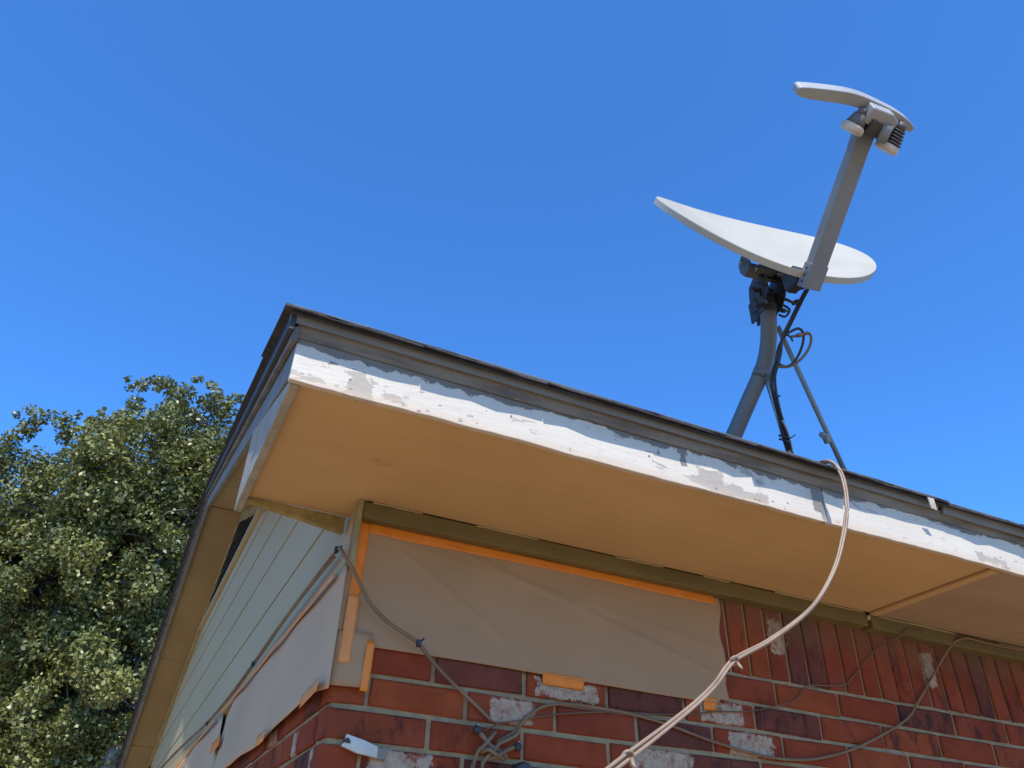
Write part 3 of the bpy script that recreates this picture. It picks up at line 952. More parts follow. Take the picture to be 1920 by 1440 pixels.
for s_ in (0.016, 0.036, 0.058):
    c_ = a0 + ad * s_ - aw * 0.0314
    obj('bolt_hole', MB().tube([c_ + aw * 0.003, c_ - aw * 0.0008], 0.0042, 10), M['rubber'], sleeve)
# bracket joining the sleeve to the back frame
br = MB()
br.obox((a0 + ad * 0.03 + DP(0.03, -0.12, -0.045)) / 2, (DA, frame_from(DA)[0], frame_from(DA)[1]), (0.02, 0.03, 0.03))
br.tube([a0 + ad * 0.02, DP(0.06, -0.16, -0.05), DP(0.03, -0.09, -0.045)], 0.016, 10)
obj('arm_bracket', br, M['bracket'], dish)

# feed head: swept wing housing with three feeds
def FPo(a, b, n):
    return FO + DA * a + DB * b + DN * n
BT = DB * math.cos(0.314) + DN * math.sin(0.314)      # the feed head is pitched forward on the arm
NTt = DN * math.cos(0.314) - DB * math.sin(0.314)
def FP(a, b, n):
    return FO + DA * a + BT * b + NTt * n
outer = [(-0.273, 0.010), (-0.262, 0.0175), (-0.204, 0.030), (-0.127, 0.043), (-0.077, 0.046), (-0.03, 0.044), (0.038, 0.038), (0.075, 0.033), (0.12, 0.023), (0.153, 0.009)]
inner = [(0.150, -0.007), (0.11, -0.004), (0.067, 0.004), (0.0, 0.009), (-0.09, 0.0105), (-0.168, 0.0), (-0.233, -0.009), (-0.268, -0.007)]
oo = spline([(a, n, 0) for a, n in outer], 3)
ii = spline([(a, n, 0) for a, n in inner], 3)
poly = [(p[0], p[1]) for p in oo] + [(p[0], p[1]) for p in ii]
hd = MB().prism([FP(a, -0.0175, n) for a, n in poly], BT * 0.036)
head = bevel(obj('feed_housing', hd, M['lnb'], dish), 0.003, 2)
cb = MB().prism([FP(-0.05, -0.056, -0.01), FP(0.055, -0.056, -0.018), FP(0.06, -0.056, 0.02), FP(0.03, -0.056, 0.036), FP(-0.045, -0.056, 0.039)], BT * 0.040)
bevel(obj('feed_block', cb, M['lnb'], head), 0.005, 3)
cb2 = MB().prism([FP(-0.03, -0.066, -0.035), FP(0.045, -0.066, -0.04), FP(0.05, -0.066, 0.0), FP(-0.03, -0.066, 0.01)], BT * 0.035)
bevel(obj('feed_neck', cb2, M['bracket'], head), 0.004, 2)
def feed(name, c, d, s, dark, mat_body, bellows):
    d = d / np.linalg.norm(d)
    e = MB()
    e.tube([c - d * 0.018, c + d * 0.002], [0.014 * s, 0.018 * s], 14)
    if bellows:
        for k in range(5):
            r = (0.019 + 0.0028 * k) * s
            p = c + d * (0.004 + 0.009 * k)
            e.tube([p, p + d * 0.0035, p + d * 0.0045], [r + 0.004, r + 0.004, r - 0.003], 18)
        L_ = 0.047
    else:
        e.tube([c, c + d * 0.022, c + d * 0.030], [0.021 * s, 0.027 * s, 0.030 * s], 18)
        L_ = 0.030
    o = obj(name, e, mat_body, head)
    q = c + d * L_
    obj('feed_cap', MB().tube([q, q + d * 0.004, q + d * 0.016, q + d * 0.022, q + d * 0.0225], [0.030 * s, 0.035 * s, 0.0365 * s, 0.033 * s, 0.018 * s], 20), M['feedcap'], o)
    return o
feed('feed_horn', FPo(-0.052, -0.030, -0.008), -DN - DA * 0.2, 0.95, 0, M['feeddark'], False)
feed('feed_horn', FPo(0.093, -0.030, -0.012), -DN - DA * 0.22, 1.0, 0, M['feeddark'], True)
obj('feed_clamp', MB().tube([FPo(0.0245, -0.060, -0.012), FPo(0.029, -0.060, -0.062)], [0.017, 0.014], 14), M['arm'], head)

# struts
s1a, s1b = vec((1.201, -0.3489, 0.8693)), vec((1.3228, -0.2666, 0.6679))
d1 = s1b - s1a
k1 = 1.0
while True:
    q = s1a + d1 * k1
    if q[2] < zt(q[1]) + 0.012 or k1 > 3:
        break
    k1 += 0.01
st1 = obj('strut', MB().tube([s1a, s1a + d1 * k1], 0.0088, 12), M['zinc'], dish)
s2a, s2b = vec((1.233, -0.4082, 1.0539)), vec((1.5634, -0.2582, 0.6894))
d2 = s2b - s2a
k2_ = 1.0
while True:
    q = s2a + d2 * k2_
    if q[2] < zt(q[1]) + 0.012 or k2_ > 3:
        break
    k2_ += 0.01
st2 = obj('strut', MB().tube([s2a, s2a + d2 * k2_], 0.0088, 12), M['strut'], dish)
for a_, d_, k_ in ((s1a, d1, k1), (s2a, d2, k2_)):
    q = a_ + d_ * k_
    obj('strut_foot', MB().obox((q[0], q[1], zt(q[1]) + 0.013), (vec((1, 0, 0)), slp, nrm), (0.025, 0.035, 0.004)), M['zinc'], st1 if a_ is s1a else st2)
cq = vec((1.4883, -0.2842, 0.7516))
bevel(obj('strut_clamp', MB().tube([cq - d2 * 0.03, cq + d2 * 0.03], 0.0125, 12).obox(cq + vec((-0.018, -0.006, 0.004)), AX, (0.010, 0.010, 0.008)), M['strut'], st2), 0.001)
cb_ = vec((1.1937, -0.3361, 0.8921))
obj('mast_band', MB().tube([vec((1.1922, -0.3276, 0.8817)), vec((1.1948, -0.3454, 0.9039))], 0.0275, 20).obox(vec((1.2048, -0.3529, 0.8724)), AX, (0.010, 0.012, 0.012)), M['mast'], dish)

# ------------------------------------------------------------------ coax at the dish
coax = empty('coax_run', (1.3107, -0.277, 0.6535), 'black coax cables running from the dish arm down the mast strut', 'cable')
P1 = [(1.1453, -0.6406, 1.0094), (1.1688, -0.5836, 1.0077), (1.1846, -0.5219, 0.9866), (1.1877, -0.4739, 0.956), (1.1831, -0.4416, 0.9243), (1.1865, -0.4131, 0.8841), (1.1895, -0.3884, 0.8582), (1.198, -0.3688, 0.8267), (1.2218, -0.3453, 0.7898), (1.2456, -0.3264, 0.7501), (1.265, -0.3119, 0.719), (1.2892, -0.2916, 0.6861), (1.3258, -0.2648, 0.6636)]
obj('cable', MB().tube(spline(P1, 6), 0.0052, 8), M['rubber'], coax)
P2 = [(1.145, -0.6269, 1.009), (1.1683, -0.5696, 1.007), (1.184, -0.5076, 0.9856), (1.1786, -0.4697, 0.9469), (1.1867, -0.4435, 0.907), (1.1889, -0.4211, 0.8756), (1.1932, -0.3939, 0.8455), (1.2132, -0.3666, 0.8058), (1.2362, -0.3453, 0.7633), (1.2618, -0.3259, 0.7308), (1.2956, -0.2979, 0.6907), (1.3346, -0.2668, 0.661)]
obj('cable', MB().tube(spline(P2, 6), 0.005, 8), M['rubber'], coax)
P3 = [(1.1807, -0.4772, 0.9469), (1.1878, -0.4979, 0.9525), (1.2017, -0.5196, 0.9555), (1.2196, -0.5186, 0.9433), (1.2271, -0.5009, 0.9151), (1.2269, -0.472, 0.8853), (1.2173, -0.4459, 0.8651), (1.205, -0.4279, 0.8661), (1.1903, -0.4215, 0.8842), (1.1844, -0.4434, 0.9171)]
obj('cable', MB().tube(spline(P3, 6), 0.0042, 8), M['rubber'], coax)
P4 = [(1.1934, -0.491, 0.9399), (1.2122, -0.5108, 0.9373), (1.2282, -0.5281, 0.942), (1.2429, -0.5256, 0.9297), (1.2453, -0.5066, 0.9028), (1.2362, -0.4766, 0.8771), (1.2182, -0.4442, 0.8623), (1.1962, -0.4226, 0.8644), (1.189, -0.4166, 0.8784)]
obj('cable', MB().tube(spline(P4, 6), 0.0042, 8), M['cable_brown'], coax)
c0, c1 = vec((1.2036, -0.5013, 0.9386)), vec((1.219, -0.5162, 0.9404))
obj('connector', MB().tube([c0, c0 * 0.7 + c1 * 0.3, c0 * 0.7 + c1 * 0.3, c1], [0.0055, 0.0055, 0.0068, 0.0068], 8), M['copper'], coax)
c0, c1 = vec((1.2234, -0.5211, 0.9408)), vec((1.2297, -0.5288, 0.942))
obj('connector', MB().tube([c0, c1], 0.006, 8), M['copper'], coax)
for (p, q) in (((1.1844, -0.4855, 0.9469), (1.2016, -0.4864, 0.9287)), ((1.2084, -0.3536, 0.7912), (1.2273, -0.3658, 0.7962)), ((1.2613, -0.2976, 0.6932), (1.2921, -0.3058, 0.6856)), ((1.266, -0.2923, 0.6833), (1.2964, -0.3014, 0.6771))):
    p, q = vec(p), vec(q)
    obj('cable_tie', MB().tube([p, (p + q) / 2 - vec(cf) * 0.012, q], 0.0035, 6), M['rubber'], coax)
obj('cable_tie', MB().tube(spline([(1.2901, -0.3046, 0.6817), (1.2938, -0.3183, 0.6836), (1.3006, -0.3317, 0.6885)], 4), 0.0018, 6), M['rubber'], coax)
P5 = [(1.2561, -0.33, 0.7309), (1.2788, -0.3186, 0.7073), (1.3053, -0.2982, 0.6852), (1.3377, -0.2683, 0.6611)]
obj('cable', MB().tube(spline(P5, 6), 0.0042, 8), M['zinc'], coax)

# ------------------------------------------------------------------ hanging cable bundle
bun = empty('cable_bundle', (0.2532, -0.84, -0.4508), 'pale beige cable bundle looping off the roof edge in front of fascia and brick', 'cable')
BP = [(1.3371, -0.3, 0.6453), (1.1416, -0.53, 0.4518), (1.1087, -0.603, 0.4096), (1.1119, -0.628, 0.3776), (1.109, -0.64, 0.3274), (1.0937, -0.645, 0.255), (1.0638, -0.645, 0.176), (1.0141, -0.645, 0.0836), (0.9479, -0.645, 0), (0.8794, -0.645, -0.0609), (0.7733, -0.64, -0.1324), (0.675, -0.64, -0.1866), (0.6031, -0.66, -0.2486), (0.5246, -0.69, -0.3014), (0.4142, -0.74, -0.365), (0.3148, -0.79, -0.4195), (0.219, -0.85, -0.4708), (0.1142, -0.93, -0.5253), (0.0274, -1, -0.5815)]
BP[0] = (BP[0][0], BP[0][1], zt(BP[0][1]) + 0.016)
BP[1] = (BP[1][0], BP[1][1], zt(BP[1][1]) + 0.019)
base = spline(BP, 8)
for k in range(3):
    pts = []
    for i, p in enumerate(base):
        u = i / len(base)
        d = base[min(i + 1, len(base) - 1)] - base[max(i - 1, 0)]
        a, b = frame_from(d)
        spread = 0.0028 + 0.0016 * max(0.0, math.sin((u - 0.62) * 9.0)) + (0.001 * math.sin(u * 23 + k))
        ph = 2 * math.pi * k / 3 + 2.2 * u
        pts.append(p + spread * (math.cos(ph) * a + math.sin(ph) * b))
    obj('cable', MB().tube(pts, 0.0031, 8), M['cable'], bun)
for p, q in (((0.6724, -0.643, -0.1877), (0.6745, -0.655, -0.1997)), ((0.3062, -0.797, -0.4237), (0.307, -0.81, -0.436))):
    p, q = vec(p), vec(q)
    a, b = frame_from(p - q)
    ring = [p + 0.0098 * (math.cos(t_) * a + math.sin(t_) * b) for t_ in np.linspace(0, 2 * math.pi, 13)]
    obj('cable_tie', MB().tube(ring, 0.0026, 6).tube([p + 0.009 * a, q, q + (q - p) * 0.6], [0.003, 0.004, 0.002], 6), M['cable'], bun)

# ------------------------------------------------------------------ masking paper and tape
def sheet(name, pts_fn, nu, nv, mat, parent=None, th=0.0012, **kw):
    v = [pts_fn(i / nu, j / nv) for j in range(nv + 1) for i in range(nu + 1)]
    f = [(j * (nu + 1) + i, j * (nu + 1) + i + 1, (j + 1) * (nu + 1) + i + 1, (j + 1) * (nu + 1) + i) for j in range(nv) for i in range(nu)]
    o = obj(name, MB().add(v, f, True), mat, parent, **kw)
    m = o.modifiers.new('thickness', 'SOLIDIFY')
    m.thickness = th
    m.offset = 0.0
    return o
def wav(x, z):
    return 0.006 * math.sin(x * 7.0 + z * 9) * math.sin(z * 13 + 1) + 0.004 * math.sin(x * 17 + 2 - z * 21)
def crease(x, z, x0, z0, ang, w, a):
    d = (x - x0) * math.sin(ang) - (z - z0) * math.cos(ang)
    return a * math.exp(-(d / w) ** 2)
def fy(x, z):
    u = (x + 0.010) / 1.182
    v = min(1.0, max(0.0, (z + 0.094) / 0.318))
    y = -0.010 + wav(x, z) * 0.7 * (0.25 + 0.75 * v) * (1 - v ** 8) * min(1, max(0, u) * 10)
    y -= (crease(x, z, 0.10, 0.19, -0.55, 0.008, 0.0032) + crease(x, z, 0.30, 0.20, -0.25, 0.009, 0.0034) + crease(x, z, 0.55, 0.14, -0.12, 0.010, 0.002) + crease(x, z, 0.9, 0.1, 1.2, 0.012, 0.002)) * math.sin(math.pi * min(1, max(0, v))) ** 0.5
    return min(y, -0.0055) - 0.008 * max(0, 1 - max(0, u) * 25)
def front_pt(u, v):
    x = -0.010 + u * (1.172 + 0.010)
    lower = -0.094 + 0.003 * math.sin(x * 5) + (0.012 if u > 0.97 else 0)
    z = lower + v * (0.2245 - lower)
    y = fy(x, z)
    if u > 0.985:
        x += 0.006 * math.sin(z * 40)
    return (x, y, z)
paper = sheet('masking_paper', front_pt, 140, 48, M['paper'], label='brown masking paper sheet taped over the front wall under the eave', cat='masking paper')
strip = sheet('paper_strip', lambda u, v: (-0.008 + u * 0.090, -0.0195 - 0.001 * math.sin(v * 9), -0.196 + v * 0.13 + 0.004 * u), 4, 8, M['paper'], paper)
def tape(x0, x1, z0, z1, parent, y=None, mat='tape', skew=0.0, fn=None):
    def pf(u, v):
        x = x0 + u * (x1 - x0) + skew * v
        z = z0 + v * (z1 - z0)
        e = 0.0005 * math.sin(u * 23 + z * 60) + 0.0004 * math.sin(v * 31)
        if fn:
            return fn(x, z + e)
        yy = fy(x, z) - 0.0016
        if y is not None:
            yy = y
        elif z < -0.090:
            yy = yy + (-0.0045 - yy) * min(1, (-0.090 - z) / 0.012)
        return (x + (e if abs(x1 - x0) < abs(z1 - z0) else 0), yy, z + (e if abs(x1 - x0) >= abs(z1 - z0) else 0))
    n1 = max(4, int(abs(x1 - x0) / 0.008))
    n2 = max(4, int(abs(z1 - z0) / 0.008))
    return sheet('tape', pf, n1, n2, M[mat], parent, 0.0008)
# long strip under the frieze, following the paper's bulge
def toptape(u, v):
    x = 0.036 + u * (1.158 - 0.036)
    z = 0.2265 - (1 - v) * (0.0245 + 0.0015 * math.sin(u * 9) + 0.004 * math.exp(-(u - 0.06) ** 2 * 90))
    return (x, fy(x, z) - 0.0016, z)
sheet('tape', toptape, 140, 5, M['tape'], paper, 0.0008)
tape(0.0075, 0.037, 0.02, 0.2255, paper, skew=0.002)
tape(0.0035, 0.033, -0.142, 0.024, paper, y=-0.0208, mat='tape_pale', skew=0.003)
tape(0.066, 0.086, -0.200, -0.082, paper, y=-0.0212, mat='tape', skew=0.004)
tape(0.562, 0.688, -0.116, -0.086, paper, skew=-0.004)
tape(1.082, 1.128, -0.118, -0.084, paper, skew=-0.003)

def side_pt(u, v):
    y = -0.026 + u * (1.84 + 0.026)
    lower = -0.205 + 0.004 * math.sin(y * 5) + 0.003 * math.sin(y * 13) + (0.055 * max(0, u - 0.9) / 0.1 if u > 0.9 else 0)
    z = lower + v * (0.094 - lower)
    bul = 0.010 * math.sin(y * 4.0 + z * 6) * (1 - v) + 0.004 * math.sin(y * 11)
    k_ = max(0.0, 1 - u * 20)
    e_ = max(0.0, u * 8 - 7)
    return ((-0.017 - 0.008 * (1 - v) + bul * 0.6) * (1 - k_) * (1 - 0.75 * e_) - 0.0105 * k_, y - 0.006 * k_ + (0.10 * (1 - v) if u > 0.98 else 0), z)
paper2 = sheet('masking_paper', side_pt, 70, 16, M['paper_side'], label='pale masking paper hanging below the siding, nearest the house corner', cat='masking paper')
def side_pt2(u, v):
    y = 2.0 + u * 2.5
    lower = -0.17 + 0.02 * math.sin(y * 5)
    z = lower + v * (0.094 - lower)
    e_ = max(0.0, 1 - u * 10)
    return ((-0.018 - 0.008 * (1 - v) + 0.005 * math.sin(y * 6 + z * 5)) * (1 - 0.75 * e_), y - (0.12 * (1 - v) if u < 0.02 else 0), z)
paper3 = sheet('masking_paper', side_pt2, 40, 10, M['paper_side'], label='second masking paper sheet farther along the gable wall', cat='masking paper')
def side_tape(y0, y1, z0, z1, par, mat, x=-0.028):
    sheet('tape', lambda u, v: (x - 0.001 * math.sin(u * 20), y0 + u * (y1 - y0), z0 + v * (z1 - z0) + 0.0015 * math.sin(u * 33)), max(3, int((y1 - y0) / 0.03)), 3, M[mat], par, 0.0008)
side_tape(0.03, 1.9, 0.073, 0.0915, paper2, 'tape_pale')
side_tape(2.1, 4.5, 0.073, 0.0915, paper3, 'tape_pale')
sheet('tape', lambda u, v: (-0.034, -0.020 + u * 0.17, -0.222 + v * 0.03 + 0.01 * (1 - u)), 6, 3, M['tape_pale'], paper2, 0.0008)
side_tape(0.60, 0.72, -0.228, -0.196, paper2, 'tape_pale', -0.034)
side_tape(1.74, 1.98, -0.075, -0.03, paper3, 'tape', -0.026)

# ------------------------------------------------------------------ cables fixed to the walls
wc = empty('wall_cable', (0.4099, -0.01, -0.2216), 'brown cable stapled along the siding, crossing the corner and the paper to the brick', 'cable')
gp_ = [(-0.024, 8.332, 0.347), (-0.026, 4.9218, 0.249), (-0.026, 3.4265, 0.1839), (-0.024, 2.5061, 0.134), (-0.026, 1.7419, 0.1188), (-0.024, 1.2369, 0.1356), (-0.026, 0.7171, 0.1531), (-0.024, 0.3014, 0.1629), (-0.022, 0.0879, 0.1666), (-0.03, -0.0036, 0.1424)]
fpn = [(-0.0278, -0.055, 0.1085), (0.0048, -0.052, 0.0711), (0.0511, -0.046, 0.0089), (0.1014, -0.043, -0.0313), (0.1533, -0.042, -0.0558), (0.1938, -0.04, -0.0741), (0.244, -0.034, -0.1162), (0.3033, -0.018, -0.1523), (0.3664, -0.012, -0.1917), (0.4159, -0.01, -0.2259)]
obj('cable', MB().tube(spline(gp_ + fpn, 6), 0.0048, 8), M['cable_brown'], wc)
gp2 = [(p[0] + 0.002, p[1], p[2] - 0.009 - 0.004 * math.sin(i * 1.7)) for i, p in enumerate(gp_[:-1])]
obj('cable', MB().tube(spline(gp2, 6), 0.0032, 8), M['cable_brown'], wc)
for p in ((-0.03, 1.1909, 0.1243), (-0.03, 2.3703, 0.1132), (0.1929, -0.047, -0.076), (-0.033, 0.0194, 0.1472), (-0.03, 4.8256, 0.2296)):
    p = vec(p)
    obj('clip', MB().obox(p, (vec((1, 0, 0)), vec((0, 1, 0)), vec((0, 0, 1))), (0.005, 0.006, 0.008)).tube([p, p + vec((0.012, -0.004, 0.012))], 0.0025, 6), M['rubber'], wc)

mid = obj('brick_cable', MB().tube(spline([(0.429, -0.012, -0.2744), (0.4793, -0.012, -0.2443), (0.5094, -0.01, -0.2101), (0.5565, -0.01, -0.1759), (0.626, -0.01, -0.1595), (0.7242, -0.009, -0.1568), (0.8248, -0.009, -0.1598), (0.9451, -0.009, -0.1735), (1.0866, -0.008, -0.1996), (1.1859, -0.009, -0.2132), (1.3074, -0.01, -0.2238), (1.4484, -0.01, -0.2144), (1.6039, -0.01, -0.1756), (1.7522, -0.01, -0.1173), (1.8887, -0.01, -0.0509), (1.9633, -0.01, 0.0129), (2.0664, -0.012, 0.1128), (2.1473, -0.02, 0.1951), (2.1843, -0.045, 0.2375), (2.247, -0.05, 0.2554), (2.3412, -0.05, 0.2528), (2.5399, -0.05, 0.2558), (2.7168, -0.05, 0.2564)], 6), 0.0042, 8), M['cable_brown'], label='brown cable sagging across the bricks and rising to the frieze', cat='cable')
obj('thin_cable', MB().tube(spline([(0.3935, -0.008, -0.253), (0.4334, -0.014, -0.2309), (0.4775, -0.014, -0.2196), (0.5332, -0.008, -0.2044), (0.5963, -0.006, -0.1889), (0.6926, -0.006, -0.1722), (0.7921, -0.007, -0.1592), (0.8869, -0.007, -0.1522), (1.0225, -0.006, -0.1388), (1.1175, -0.006, -0.119), (1.2347, -0.006, -0.105), (1.3495, -0.006, -0.0762), (1.427, -0.006, -0.0497), (1.4743, -0.006, -0.0074), (1.5026, -0.006, 0.0043), (1.6389, -0.006, 0.0223), (1.6938, -0.006, 0.0579), (1.7688, -0.008, 0.1245), (1.8544, -0.012, 0.1841), (1.8999, -0.045, 0.2062), (1.9463, -0.047, 0.2404), (2.0245, -0.047, 0.2474)], 6), 0.0022, 6), M['cable_dark'], label='thin dark wire looping over the bricks below the soldier course', cat='wire')

# ------------------------------------------------------------------ cable tangle on the bricks
tg = empty('cable_tangle', (0.4246, -0.01, -0.3145), 'grey knot of short painted cables with black ends on the brick wall', 'cable')
def tg_c(pts, r, m='cable_grey', n=8):
    return obj('cable', MB().tube(spline(pts, 5), r, n), M[m], tg)
tg_c([(0.371, -0.02, -0.2525), (0.3847, -0.03, -0.2672), (0.4042, -0.03, -0.2857), (0.4313, -0.025, -0.2955), (0.4557, -0.02, -0.3068)], 0.0058)
tg_c([(0.4229, -0.02, -0.2517), (0.4026, -0.032, -0.2729), (0.3879, -0.035, -0.2893), (0.3753, -0.03, -0.3018), (0.371, -0.02, -0.321), (0.3645, -0.02, -0.3508)], 0.005)
tg_c([(0.491, -0.015, -0.2359), (0.4802, -0.02, -0.2529), (0.4519, -0.025, -0.2691), (0.4297, -0.03, -0.2806), (0.4189, -0.03, -0.295), (0.4012, -0.03, -0.3111), (0.3903, -0.025, -0.328), (0.3908, -0.02, -0.3484)], 0.0047)
tg_c([(0.481, -0.02, -0.28), (0.4533, -0.03, -0.2916), (0.4341, -0.035, -0.3026), (0.4155, -0.03, -0.3121), (0.4017, -0.02, -0.3169)], 0.005)
tg_c([(0.3841, -0.02, -0.3043), (0.3961, -0.04, -0.2976), (0.4177, -0.04, -0.3061), (0.4487, -0.02, -0.3123)], 0.005)
tg_c([(0.3636, -0.025, -0.3259), (0.3617, -0.025, -0.3401), (0.3605, -0.02, -0.3741)], 0.003, 'cable_dark')
tg_c([(0.387, -0.025, -0.3201), (0.3908, -0.025, -0.3374), (0.3977, -0.02, -0.3709)], 0.003, 'cable_dark')
for (a, b) in (((0.3616, -0.025, -0.2494), (0.3771, -0.03, -0.2595)), ((0.4743, -0.025, -0.2839), (0.4889, -0.025, -0.2787))):
    a, b = vec(a), vec(b)
    obj('end_cap', MB().tube([a, a * 0.5 + b * 0.5, b], [0.008, 0.011, 0.009], 9), M['rubber'], tg)
    obj('pin', MB().tube([(a + b) / 2, (a + b) / 2 + vec((0.002, -0.006, 0.014))], 0.0012, 6), M['zinc'], tg)
c_ = vec((0.5032, -0.02, -0.3406))
obj('splitter', MB().tube([c_ + vec((0, 0.03, 0)), c_, c_ + vec((0, -0.012, 0))], [0.029, 0.029, 0.023], 18), M['rubber'], tg)

# ------------------------------------------------------------------ white plastic bracket on the corner brick
q = [(0.051, -0.022, -0.2973), (0.0953, -0.022, -0.3062), (0.1273, -0.022, -0.3165), (0.1284, -0.02, -0.3399), (0.0809, -0.02, -0.3345), (0.0417, -0.02, -0.3228), (0.0474, -0.022, -0.3146), (0.0626, -0.022, -0.3164), (0.0604, -0.022, -0.3099), (0.0486, -0.022, -0.3066)]
pc = empty('plastic_clip', q[5], 'white plastic strip with notched end nailed at the brick corner', 'plastic strip')
bevel(obj('strip', MB().prism(q[::-1], (0, 0.010, 0)), M['plastic'], pc), 0.001)
q2 = [(0.1288, -0.018, -0.3181), (0.1522, -0.014, -0.3197), (0.1504, -0.012, -0.3412), (0.1285, -0.016, -0.3405)]
obj('grey_end', MB().prism(q2[::-1], (0, 0.008, 0)), M['plastic_grey'], pc)
nq = vec((0.0525, -0.02, -0.3115))
obj('nail', MB().tube([nq + vec((0, 0.02, 0)), nq, nq + vec((0, -0.006, 0))], [0.004, 0.004, 0.006], 8), M['rubber'], pc)

# ------------------------------------------------------------------ dead trunk past the gable
dt0 = vec((-0.3387, 9.3616, 0.9969))
dead = empty('dead_trunk', (dt0[0] - 0.1, dt0[1], -GZ), 'sawn off grey dead trunk with pale cut top beside the gable edge', 'tree trunk')
pts = spline([(dt0[0] - 0.16, dt0[1], -GZ), (dt0[0] - 0.12, dt0[1], -1.2), (dt0[0] - 0.05, dt0[1] + 0.03, 0.2), tuple(dt0)], 6)
obj('trunk', MB().tube(pts, [0.13 - 0.05 * i / (len(pts) - 1) + 0.008 * math.sin(i * 2.1) for i in range(len(pts))], 12), M['deadwood'], dead)
obj('cut_top', MB().tube([dt0 - vec((0, 0, 0.01)), dt0 + vec((0.004, 0, 0.012))], [0.082, 0.07], 12), M['cutwood'], dead)

# ------------------------------------------------------------------ oak tree
T0 = vec((-1.0748, 11.3978, 2.2668))
tree = empty('oak_tree', (T0[0] - 0.3, T0[1], -GZ), 'big leafy green oak tree standing behind the left gable end', 'tree')
# lobes of the crown: centre, radius
LOBES = [((-0.5629, 9.1415, 4.6256), 0.98), ((-1.0548, 9.2422, 4.2541), 0.95), ((-0.2987, 9.1162, 5.0335), 0.62), ((-1.5643, 9.939, 3.9831), 1.05), ((-2.2068, 10.0414, 3.8777), 0.95), ((-3.0682, 10.6073, 3.9943), 1.0),
         ((-0.4608, 9.263, 3.3351), 1.05), ((-1.1266, 9.5882, 2.9453), 1.05), ((-1.8993, 10.0624, 2.9534), 1.0), ((-2.7915, 10.6553, 3.0522), 1.0), ((-3.8384, 11.4126, 3.735), 1.1),
         ((0.0146, 9.7874, 3.9454), 0.9), ((-0.4397, 9.5589, 1.6819), 1.0), ((-0.1739, 9.634, 2.132), 0.75), ((-0.936, 10.0444, 1.3306), 1.05), ((-1.7242, 10.558, 1.6507), 0.95), ((-2.6213, 11.1109, 1.9839), 1.1), ((-0.3538, 10.3849, 0.879), 1.0), ((-1.1418, 10.9291, 0.6248), 1.1), ((-2.2223, 11.5501, 0.9773), 1.1), ((-0.0061, 11.1773, 3.1621), 0.9),
         ((-1.2911, 12.3829, 3.0323), 1.3), ((-2.8465, 13.3435, 3.0383), 1.4), ((-0.2811, 11.0643, 4.19), 1.1), ((-0.0858, 12.5851, 1.324), 1.2), ((-3.895, 12.0716, 2.5308), 1.2), ((-3.5541, 13.0791, 1.331), 1.2), ((-0.9248, 12.4514, -0.1237), 1.2),
         ((-4.8098, 11.601, 2.4687), 1.3), ((-4.3322, 12.0215, 1.0844), 1.3), ((-5.408, 11.5272, 1.6842), 1.3), ((-3.3357, 12.0585, 0.0787), 1.3), ((-4.6515, 11.9386, 0.3216), 1.3)]  # last row: crown lobes out of view, added to block sky light on the gable
trunk_base = vec((T0[0] - 0.3, T0[1] + 0.6, -GZ))
fork = trunk_base + vec((0.15, 0.0, 2.3))
tm = MB()
tp = spline([trunk_base, trunk_base + vec((0.08, 0, 1.1)), fork], 6)
tm.tube(tp, [0.36 - 0.12 * i / (len(tp) - 1) + (0.1 if i == 0 else 0) for i in range(len(tp))], 14)
TW = MB()
for i, (c, r) in enumerate(LOBES):
    c = vec(c)
    mid_ = fork * 0.5 + c * 0.5 + vec((rnd.uniform(-.25, .25), rnd.uniform(-.25, .25), rnd.uniform(0.0, 0.35)))
    lp = spline([fork + vec((rnd.uniform(-.1, .1), rnd.uniform(-.1, .1), -0.2)), mid_, c + vec((0, 0, -0.2 * r)), c + vec((rnd.uniform(-.2, .2), 0, 0.55 * r))], 6)
    tm.tube(lp, [0.10 * (1 - 0.88 * k / (len(lp) - 1)) + 0.004 for k in range(len(lp))], 8, cap=False)
    for k in range(16):
        d = nrg.normal(size=3)
        d /= np.linalg.norm(d)
        s0 = c + d * 0.15 * r
        e0 = c + d * r * rnd.uniform(0.7, 1.02)
        m0 = (s0 + e0) / 2 + nrg.normal(size=3) * 0.1
        tw = spline([s0, m0, e0], 4)
        TW.tube(tw, [0.016 * (1 - 0.8 * q_ / (len(tw) - 1)) for q_ in range(len(tw))], 5, cap=False)
obj('trunk', tm, M['bark'], tree)
obj('twigs', TW, M['twig'], tree, kind='stuff')
# leaf sprays
sprays = []
for (c, r) in LOBES:
    c = vec(c)
    n = int(80 * r * r)
    for k in range(n):
        d = nrg.normal(size=3)
        d /= np.linalg.norm(d)
        rr = r * (rnd.uniform(0.45, 1.0) ** 0.5) * rnd.uniform(0.9, 1.1)
        sprays.append((c + d * rr * vec((1, 1, 0.95)), rnd.uniform(0.15, 0.26), rnd.random()))
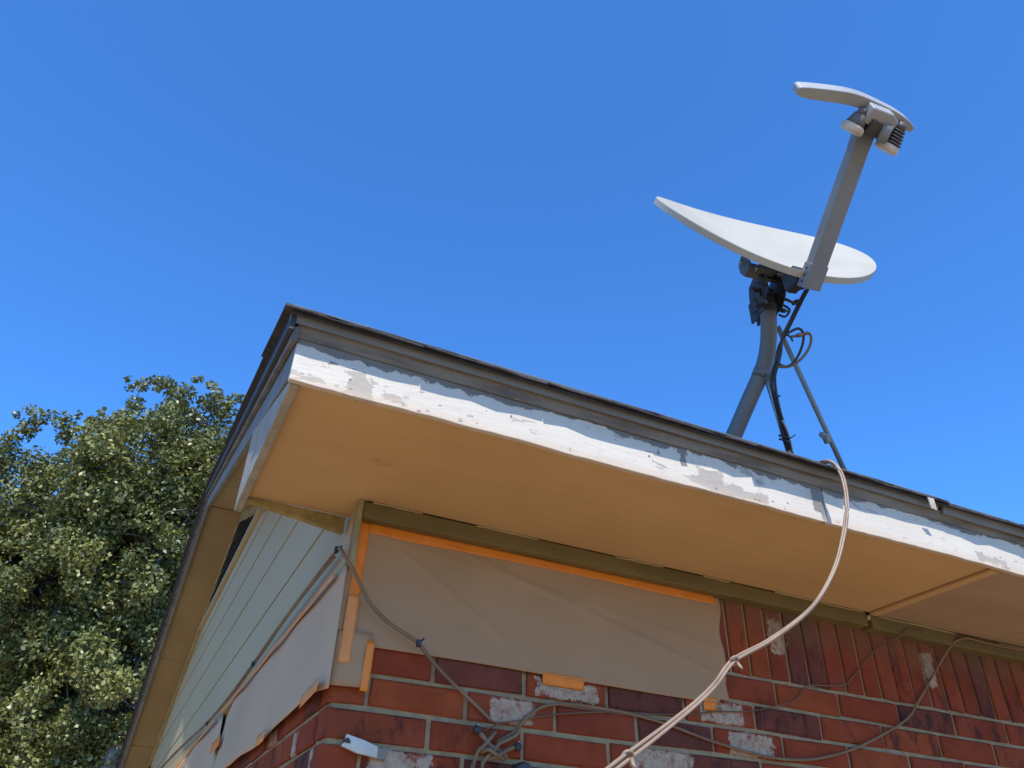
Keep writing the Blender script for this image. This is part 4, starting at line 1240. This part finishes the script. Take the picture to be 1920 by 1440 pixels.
# loose sprigs on the skyline
for (p, s_) in (((-2.7478, 9.4614, 4.9809), 0.06), ((-2.6327, 9.3655, 5.04), 0.09), ((-2.4571, 9.3369, 4.9724), 0.12), ((-2.3323, 9.2593, 5.0012), 0.09), ((-2.5043, 9.4509, 4.8482), 0.12), ((-2.621, 9.5749, 4.7523), 0.14), ((-2.7575, 9.7084, 4.6557), 0.13),
                ((-2.196, 9.2815, 4.8894), 0.09), ((-2.184, 9.3103, 5.0211), 0.09), ((-2.0685, 9.3385, 4.9137), 0.13), ((-2.0113, 9.2098, 5.0517), 0.07), ((-2.0828, 9.4376, 4.7896), 0.12), ((-1.8698, 9.161, 5.0318), 0.08), ((-1.7163, 9.0557, 5.0804), 0.07),
                ((-1.7342, 9.1796, 4.9251), 0.14), ((-1.5671, 9.1002, 4.9308), 0.14), ((-1.5365, 8.752, 5.5566), 0.06), ((-1.4633, 8.8103, 5.4343), 0.07), ((-1.347, 8.7271, 5.4757), 0.11), ((-1.2116, 8.6161, 5.5428), 0.08), ((-1.0946, 8.5978, 5.4968), 0.12), ((-1.0033, 8.5311, 5.5311), 0.1),
                ((-1.3528, 8.9068, 5.2384), 0.14), ((-0.674, 8.4518, 5.6166), 0.06), ((-0.5855, 8.4097, 5.6197), 0.05), ((-0.4235, 8.3938, 5.5433), 0.09), ((-0.3567, 8.4231, 5.4638), 0.08), ((-0.7202, 8.6053, 5.4388), 0.13), ((-0.9003, 8.6675, 5.4641), 0.14), ((-0.0824, 8.6178, 5.5708), 0.1), ((0.0101, 8.5449, 5.6128), 0.08), ((-0.1627, 8.7138, 5.4905), 0.09), ((-0.4178, 8.6251, 5.4078), 0.14), ((-1.3946, 9.0665, 5.0498), 0.15), ((-1.461, 9.1421, 4.8108), 0.16)):
    for q_ in range(2 if s_ > 0.1 else 1):
        sprays.append((vec(p) + nrg.normal(size=3) * 0.02, s_, rnd.random()))
C_ = np.array([s[0] for s in sprays])
R_ = np.array([s[1] for s in sprays])
T_ = np.array([s[2] for s in sprays])
cnt = np.maximum(20, (3300 * R_ ** 2.0).astype(int) + 14)
idx = np.repeat(np.arange(len(C_)), cnt)
n = len(idx)
dirs = nrg.normal(size=(n, 3))
dirs /= np.linalg.norm(dirs, axis=1)[:, None]
pos = C_[idx] + dirs * (R_[idx] * nrg.uniform(0.25, 1.0, n) ** 0.6)[:, None]
nor = nrg.normal(size=(n, 3)) * 0.9 + np.array([0, 0, 0.5]) + dirs * 0.5
nor /= np.linalg.norm(nor, axis=1)[:, None]
tan = np.cross(nor, nrg.normal(size=(n, 3)))
tan /= np.linalg.norm(tan, axis=1)[:, None]
bit = np.cross(nor, tan)
ln = nrg.uniform(0.020, 0.041, n)[:, None]
wd = ln * nrg.uniform(0.5, 0.72, n)[:, None]
curl = ln * nrg.uniform(-0.1, 0.25, n)[:, None]
V = np.empty((n, 4, 3))
V[:, 0] = pos - tan * ln
V[:, 1] = pos + bit * wd + tan * ln * 0.15 + nor * curl
V[:, 2] = pos + tan * ln
V[:, 3] = pos - bit * wd + tan * ln * 0.15 + nor * curl
tone = np.clip(T_[idx] * 0.4 + nrg.uniform(0, 1, n) ** 1.5 * 0.6, 0, 1)
org = np.array(trunk_base)
me = bpy.data.meshes.new('crown')
me.vertices.add(n * 4)
me.vertices.foreach_set('co', (V - org).reshape(-1))
me.loops.add(n * 4)
me.loops.foreach_set('vertex_index', np.arange(n * 4, dtype=np.int32))
me.polygons.add(n)
me.polygons.foreach_set('loop_start', np.arange(0, n * 4, 4, dtype=np.int32))
me.polygons.foreach_set('loop_total', np.full(n, 4, dtype=np.int32))
at2 = me.attributes.new('tone', 'FLOAT', 'POINT')
at2.data.foreach_set('value', np.repeat(tone, 4).astype(np.float32))
me.materials.append(M['leaf'])
me.update()
me.validate()
obj('crown', None, None, tree, origin=org, mesh=me, kind='stuff')
print('leaves', n)
